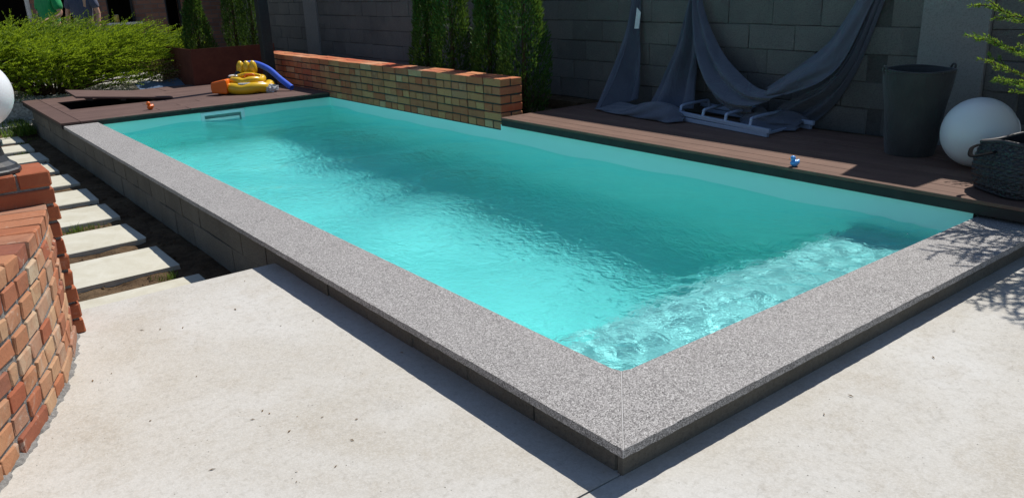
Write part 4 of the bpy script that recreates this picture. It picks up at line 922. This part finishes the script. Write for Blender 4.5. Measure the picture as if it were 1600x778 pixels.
# young spruce just outside the frame, its branches reach in over the deck end
def spruce():
    r = np.random.default_rng(9); T = np.array([3.84, -0.10, -0.15]); t = empty('spruce_tree', tuple(T), label='young spruce with bright fresh needles reaching in over the deck end', cat='conifer')
    H = 2.3; Ps, Ds, Ls, Ws = [], [], [], []; V, F = [], []
    def twig(p, d, L, rad):
        nonlocal V, F
        n = max(int(L*420), 22)
        s = r.random(n); pts = p[None]+d[None]*(L*s)[:, None]; nd_ = r.normal(size=(n, 3)); nd_ -= (nd_@d)[:, None]*d[None]; nd_ /= np.linalg.norm(nd_, axis=1, keepdims=True)
        Ps.extend(pts); Ds.extend(nd_*0.85+d[None]*0.8); Ls.extend(r.uniform(0.016, 0.027, n)); Ws.extend(r.uniform(0.005, 0.008, n))
        m_ = tube('s', [p, p+d*L*0.5, p+d*L], [rad, rad*0.8, rad*0.5], 4); n0 = len(V); V += [tuple(v.co) for v in m_.vertices]; F += [tuple(i_+n0 for i_ in q_.vertices) for q_ in m_.polygons]; bpy.data.meshes.remove(m_)
    z = 0.62
    while z < H-0.1:
        nb = 8; R_ = 1.02*min(1, 1.45*(1-z/H))**0.75+0.05; a_off = r.random()*6.28
        for k in range(nb):
            a = a_off+6.2832*k/nb+r.normal()*0.15; L = R_*r.uniform(0.75, 0.95)*(0.66+0.34*max(0.0, math.cos(a-2.35))); d = np.array([math.cos(a), math.sin(a), 0.12+0.25*(z/H)]); d /= np.linalg.norm(d); p = np.array([0, 0, z+0.15])
            nn = max(4, int(L/0.075)); prev = p
            for i in range(nn):
                s = (i+1)/nn; q = p+d*L*s+np.array([0, 0, -0.10*L*s*(1-s)*2]); dd = q-prev; ln = np.linalg.norm(dd); dd /= ln
                if s > 0.25: twig(prev, dd, ln, 0.006*(1-s)+0.003)
                else:
                    m_ = tube('s', [prev, q], [0.010, 0.008], 5); n0 = len(V); V += [tuple(v.co) for v in m_.vertices]; F += [tuple(i_+n0 for i_ in q_.vertices) for q_ in m_.polygons]; bpy.data.meshes.remove(m_)
                if s > 0.3:
                    for sg in (1, -1):
                        sd = np.array([-d[1], d[0], 0])*sg; td = dd*0.75+sd*0.75+np.array([0, 0, r.normal()*0.12]); td /= np.linalg.norm(td); tl = (0.07+0.20*(1-abs(s-0.55)*1.5))*r.uniform(0.6, 1.1)*min(1, L*1.4)
                        if r.random() < 0.8: twig(q, td, max(tl, 0.04), 0.003)
                prev = q
        z += 0.165
    link('needles', leaf_cloud(np.array(Ps), np.array(Ds), np.array(Ls), np.array(Ws), 'spruce_needles', r), MAT['spruce'], t)
    link('branches', mesh_from('spruce_branches', V, F, True), MAT['bark'], t)
    link('trunk', tube('trunk', [(0, 0, 0), (0.01, 0, 0.8), (0, 0.01, 1.6), (0, 0, H)], [0.045, 0.035, 0.022, 0.006], 9), MAT['bark'], t)
    return len(Ps)
print('needles', spruce())

# ------------------------------------------------------------------ yard beyond the deck: gravel, brick house, people
tag(link('yard', boxes_mesh('yard', [(-8.0, 4.5, 11.24, 24.0, -0.6, -0.30), (-8.0, 4.5, 11.85, 24.0, -0.299, -0.052)]), MAT['gravel']), kind='structure')
V, F = [], []
for _ in range(3500):
    x, y = nrg.uniform(-1.3, 1.6), nrg.uniform(11.86, 13.9); s_ = nrg.uniform(0.012, 0.035); n = len(V); z = -0.05
    V += [(x+dx*s_*nrg.uniform(.7, 1.2), y+dy*s_*nrg.uniform(.7, 1.2), z+dz*s_*nrg.uniform(.5, .9)) for dx, dy, dz in ((1, 0, .1), (.3, .95, .1), (-.8, .6, .1), (-.8, -.6, .1), (.3, -.95, .1), (0.1, 0, .9))]
    F += [(n+k, n+(k+1) % 5, n+5) for k in range(5)]
tag(link('gravel', mesh_from('gravel', V, F), MAT['pebble']), 'pale loose gravel under the juniper bush', 'gravel', kind='stuff')
tp = grid_mesh('blue_sheet', 1.55, 2.2, 11.27, 11.8, 20, 14, lambda X, Y: -0.02+0.10*np.clip((Y-11.3)/0.4, 0, 1)+0.015*np.sin(14*X+5*Y))
tag(link('plastic_sheet', tp, MAT['blue_tarp']), 'blue grey plastic sheet lying under the right end of the juniper', 'plastic sheet')

HY = 16.0
house = empty('brick_house', (2.0, HY, -0.05), label='dark brick house front with open doorways behind the juniper', cat='house'); HO = Vector(house.location)
def hpart(name, lst, mat, par=None): return link(name, boxes_mesh(name, lst), mat, par or house, -HO if par is None else None)
hpart('wall', [(-6.0, -0.6, HY, HY+0.3, -0.3, 3.2), (-0.599, 1.02, HY+0.001, HY+0.3, 2.05, 3.2), (1.022, 1.12, HY, HY+0.3, -0.3, 3.2), (1.85, 2.30, HY, HY+0.3, -0.3, 3.2), (2.301, 2.80, HY+0.001, HY+0.3, -0.3, 0.80), (2.301, 2.80, HY+0.001, HY+0.3, 2.05, 3.2), (2.801, 3.38, HY, HY+0.3, -0.3, 3.2), (3.381, 3.70, HY+0.001, HY+0.3, 2.05, 3.2), (3.701, 4.72, HY, HY+0.3, -0.3, 3.2), (1.121, 1.849, HY+0.002, HY+0.3, 2.05, 3.2)], MAT['house'])
hpart('roof', [(-6.5, 4.73, HY-0.15, HY+5.0, 3.201, 3.35)], MAT['dark_in'])
hpart('interior', [(-6.0, 4.72, HY+2.6, HY+2.7, -0.3, 3.19), (-6.0, -5.9, HY+0.31, HY+2.59, -0.3, 3.19), (4.62, 4.72, HY+0.31, HY+2.59, -0.3, 3.19)], MAT['dark_in'])
win = hpart('window', [(2.302, 2.345, HY+0.10, HY+0.15, 0.85, 2.049), (2.756, 2.799, HY+0.10, HY+0.15, 0.85, 2.049), (2.346, 2.755, HY+0.10, HY+0.15, 2.0, 2.049)], MAT['black_plastic'])
link('sill', boxes_mesh('sill', [(2.24, 2.86, HY-0.16, HY+0.09, 0.802, 0.845)]), MAT['sill'], win)
dr_ = hpart('door_frame', [(-0.6, 1.02, HY+0.05, HY+0.12, 2.0, 2.049), (-0.6, -0.53, HY+0.05, HY+0.12, -0.05, 2.0), (0.95, 1.02, HY+0.05, HY+0.12, -0.05, 2.0)], MAT['sill'])
hpart('door_frame', [(3.382, 3.699, HY+0.05, HY+0.12, 2.0, 2.049), (3.382, 3.42, HY+0.05, HY+0.12, -0.05, 2.0), (3.66, 3.699, HY+0.05, HY+0.12, -0.05, 2.0)], MAT['black_plastic'])
can = empty('drinks_can', (2.42, HY-0.07, 0.846), label='small gold drinks can standing on the pale window sill of the house', cat='can')
link('body', lathe('body', [(0.045, 0), (0.05, 0.01), (0.05, 0.13), (0.042, 0.145)], 20), MAT['gold'], can); link('lid', lathe('lid', [(0.041, 0.1452), (0.041, 0.148)], 20), MAT['alu'], can)

def skin_mesh(name, verts, edges, radii, root=0, sub=2):
    me = bpy.data.meshes.new(name+'_tmp'); me.from_pydata([tuple(v) for v in verts], edges, []); o = bpy.data.objects.new(name+'_tmp', me); COL.objects.link(o)
    sk = o.modifiers.new('skin', 'SKIN'); sk.use_smooth_shade = True
    for i, r in enumerate(radii):
        d = me.skin_vertices[0].data[i]; d.radius = r if isinstance(r, tuple) else (r, r); d.use_root = (i == root)
    sb = o.modifiers.new('sub', 'SUBSURF'); sb.levels = sub; sb.render_levels = sub
    bpy.context.view_layer.update(); ev = o.evaluated_get(bpy.context.evaluated_depsgraph_get()); m2 = bpy.data.meshes.new_from_object(ev); m2.name = name
    bpy.data.objects.remove(o); bpy.data.meshes.remove(me); m2.polygons.foreach_set('use_smooth', [True]*len(m2.polygons)); m2.materials.clear(); return m2
def person(loc, rz, shirt, arms, label):
    """faces +X before rotation; arms = (elbow, wrist) offsets for each side"""
    p = empty('person', loc, rz, label=label, cat='person')
    J = {'pel': (0, 0, 0.96), 'bel': (0.01, 0, 1.10), 'che': (0.0, 0, 1.32), 'nek': (-0.01, 0, 1.47), 'hb': (0.0, 0, 1.54), 'hm': (0.02, 0, 1.64), 'ht': (0.01, 0, 1.735)}
    K = list(J); Vt = [J[k] for k in K]; E_ = [(i, i+1) for i in range(6)]; R_ = [(0.15, 0.11), (0.145, 0.105), (0.16, 0.10), 0.055, 0.068, (0.078, 0.098), 0.055]
    sh_v, sh_e, sh_r = [(0, 0, 0.88), J['bel'], J['che'], (-0.01, 0, 1.44)], [(0, 1), (1, 2), (2, 3)], [(0.178, 0.138), (0.172, 0.135), (0.182, 0.128), (0.085, 0.075)]
    hands = []
    for s, (el, wr) in zip((1, -1), arms):
        n = len(Vt); sho = (0, s*0.19, 1.405); Vt += [sho, el, wr, tuple(Vector(wr)+(Vector(wr)-Vector(el)).normalized()*0.08)]
        E_ += [(2, n), (n, n+1), (n+1, n+2), (n+2, n+3)]; R_ += [0.062, 0.044, 0.030, (0.040, 0.020)]
        d = (Vector(wr)-Vector(el)).normalized(); base = Vector(wr)+d*0.085; side = d.cross(Vector((0, 0, 1))).normalized()
        for f in range(4):
            m0 = len(Vt); off = side*(f-1.5)*0.019; fl = (0.065, 0.078, 0.074, 0.058)[f]
            Vt += [tuple(base+off), tuple(base+off+d*fl*0.55+Vector((0, 0, -0.012))), tuple(base+off+d*fl+Vector((0, 0, -0.03)))]; E_ += [(n+3, m0), (m0, m0+1), (m0+1, m0+2)]; R_ += [0.009, 0.0085, 0.007]
        m0 = len(Vt); tb = Vector(wr)+d*0.03+side*0.035; Vt += [tuple(tb), tuple(tb+d*0.035+side*0.022)]; E_ += [(n+2, m0), (m0, m0+1)]; R_ += [0.011, 0.009]
        m0 = len(sh_v); mid = tuple((Vector(sho)*0.22+Vector(el)*0.78)); sh_v += [sho, mid]; sh_e += [(2, m0), (m0, m0+1)]; sh_r += [0.090, 0.074]
    tr_v, tr_e, tr_r = [(0, 0, 0.98)], [], [(0.165, 0.125)]
    for s in (1, -1):
        n = len(Vt); Vt += [(0, s*0.095, 0.86), (0.02, s*0.10, 0.48), (-0.01, s*0.10, 0.09), (0.11, s*0.11, 0.035)]; E_ += [(0, n), (n, n+1), (n+1, n+2), (n+2, n+3)]; R_ += [0.085, 0.055, 0.040, (0.045, 0.03)]
        m0 = len(tr_v); tr_v += [(0, s*0.10, 0.86), (0.02, s*0.10, 0.48), (-0.01, s*0.10, 0.12)]; tr_e += [(0, m0), (m0, m0+1), (m0+1, m0+2)]; tr_r += [0.105, 0.078, 0.066]
    n = len(Vt); Vt += [(0.105, 0, 1.635)]; E_ += [(5, n)]; R_ += [0.015]
    link('body', skin_mesh('body', Vt, E_, R_, 0, 1), MAT['skin'], p); link('shirt', skin_mesh('shirt', sh_v, sh_e, sh_r, 0, 2), shirt, p); link('trousers', skin_mesh('trousers', tr_v, tr_e, tr_r, 0, 2), MAT['denim'], p)
    hm = ellipsoid('hair', (-0.012, 0, 1.695), (0.108, 0.090, 0.085)); link('hair', hm, MAT['hair'], p)
    for s in (1, -1): link('eye', ellipsoid('eye', (0.098, s*0.034, 1.655), (0.008, 0.014, 0.009), 8, 6), MAT['black_vinyl'], p)
    return p
person((0.98, 13.95, -0.052), math.radians(205), MAT['green_shirt'], (((0.0, 0.27, 1.13), (0.24, 0.22, 1.05)), ((0.02, -0.26, 1.13), (0.22, -0.14, 1.06))), 'person in a green t-shirt with a bent forearm behind the juniper')
person((1.62, 14.75, -0.052), math.radians(230), MAT['navy_shirt'], (((-0.02, 0.27, 1.12), (0.06, 0.28, 0.88)), ((0.0, -0.27, 1.12), (0.05, -0.28, 0.88))), 'person in a navy t-shirt standing behind the one in green')
print('objects', len(sc.objects))
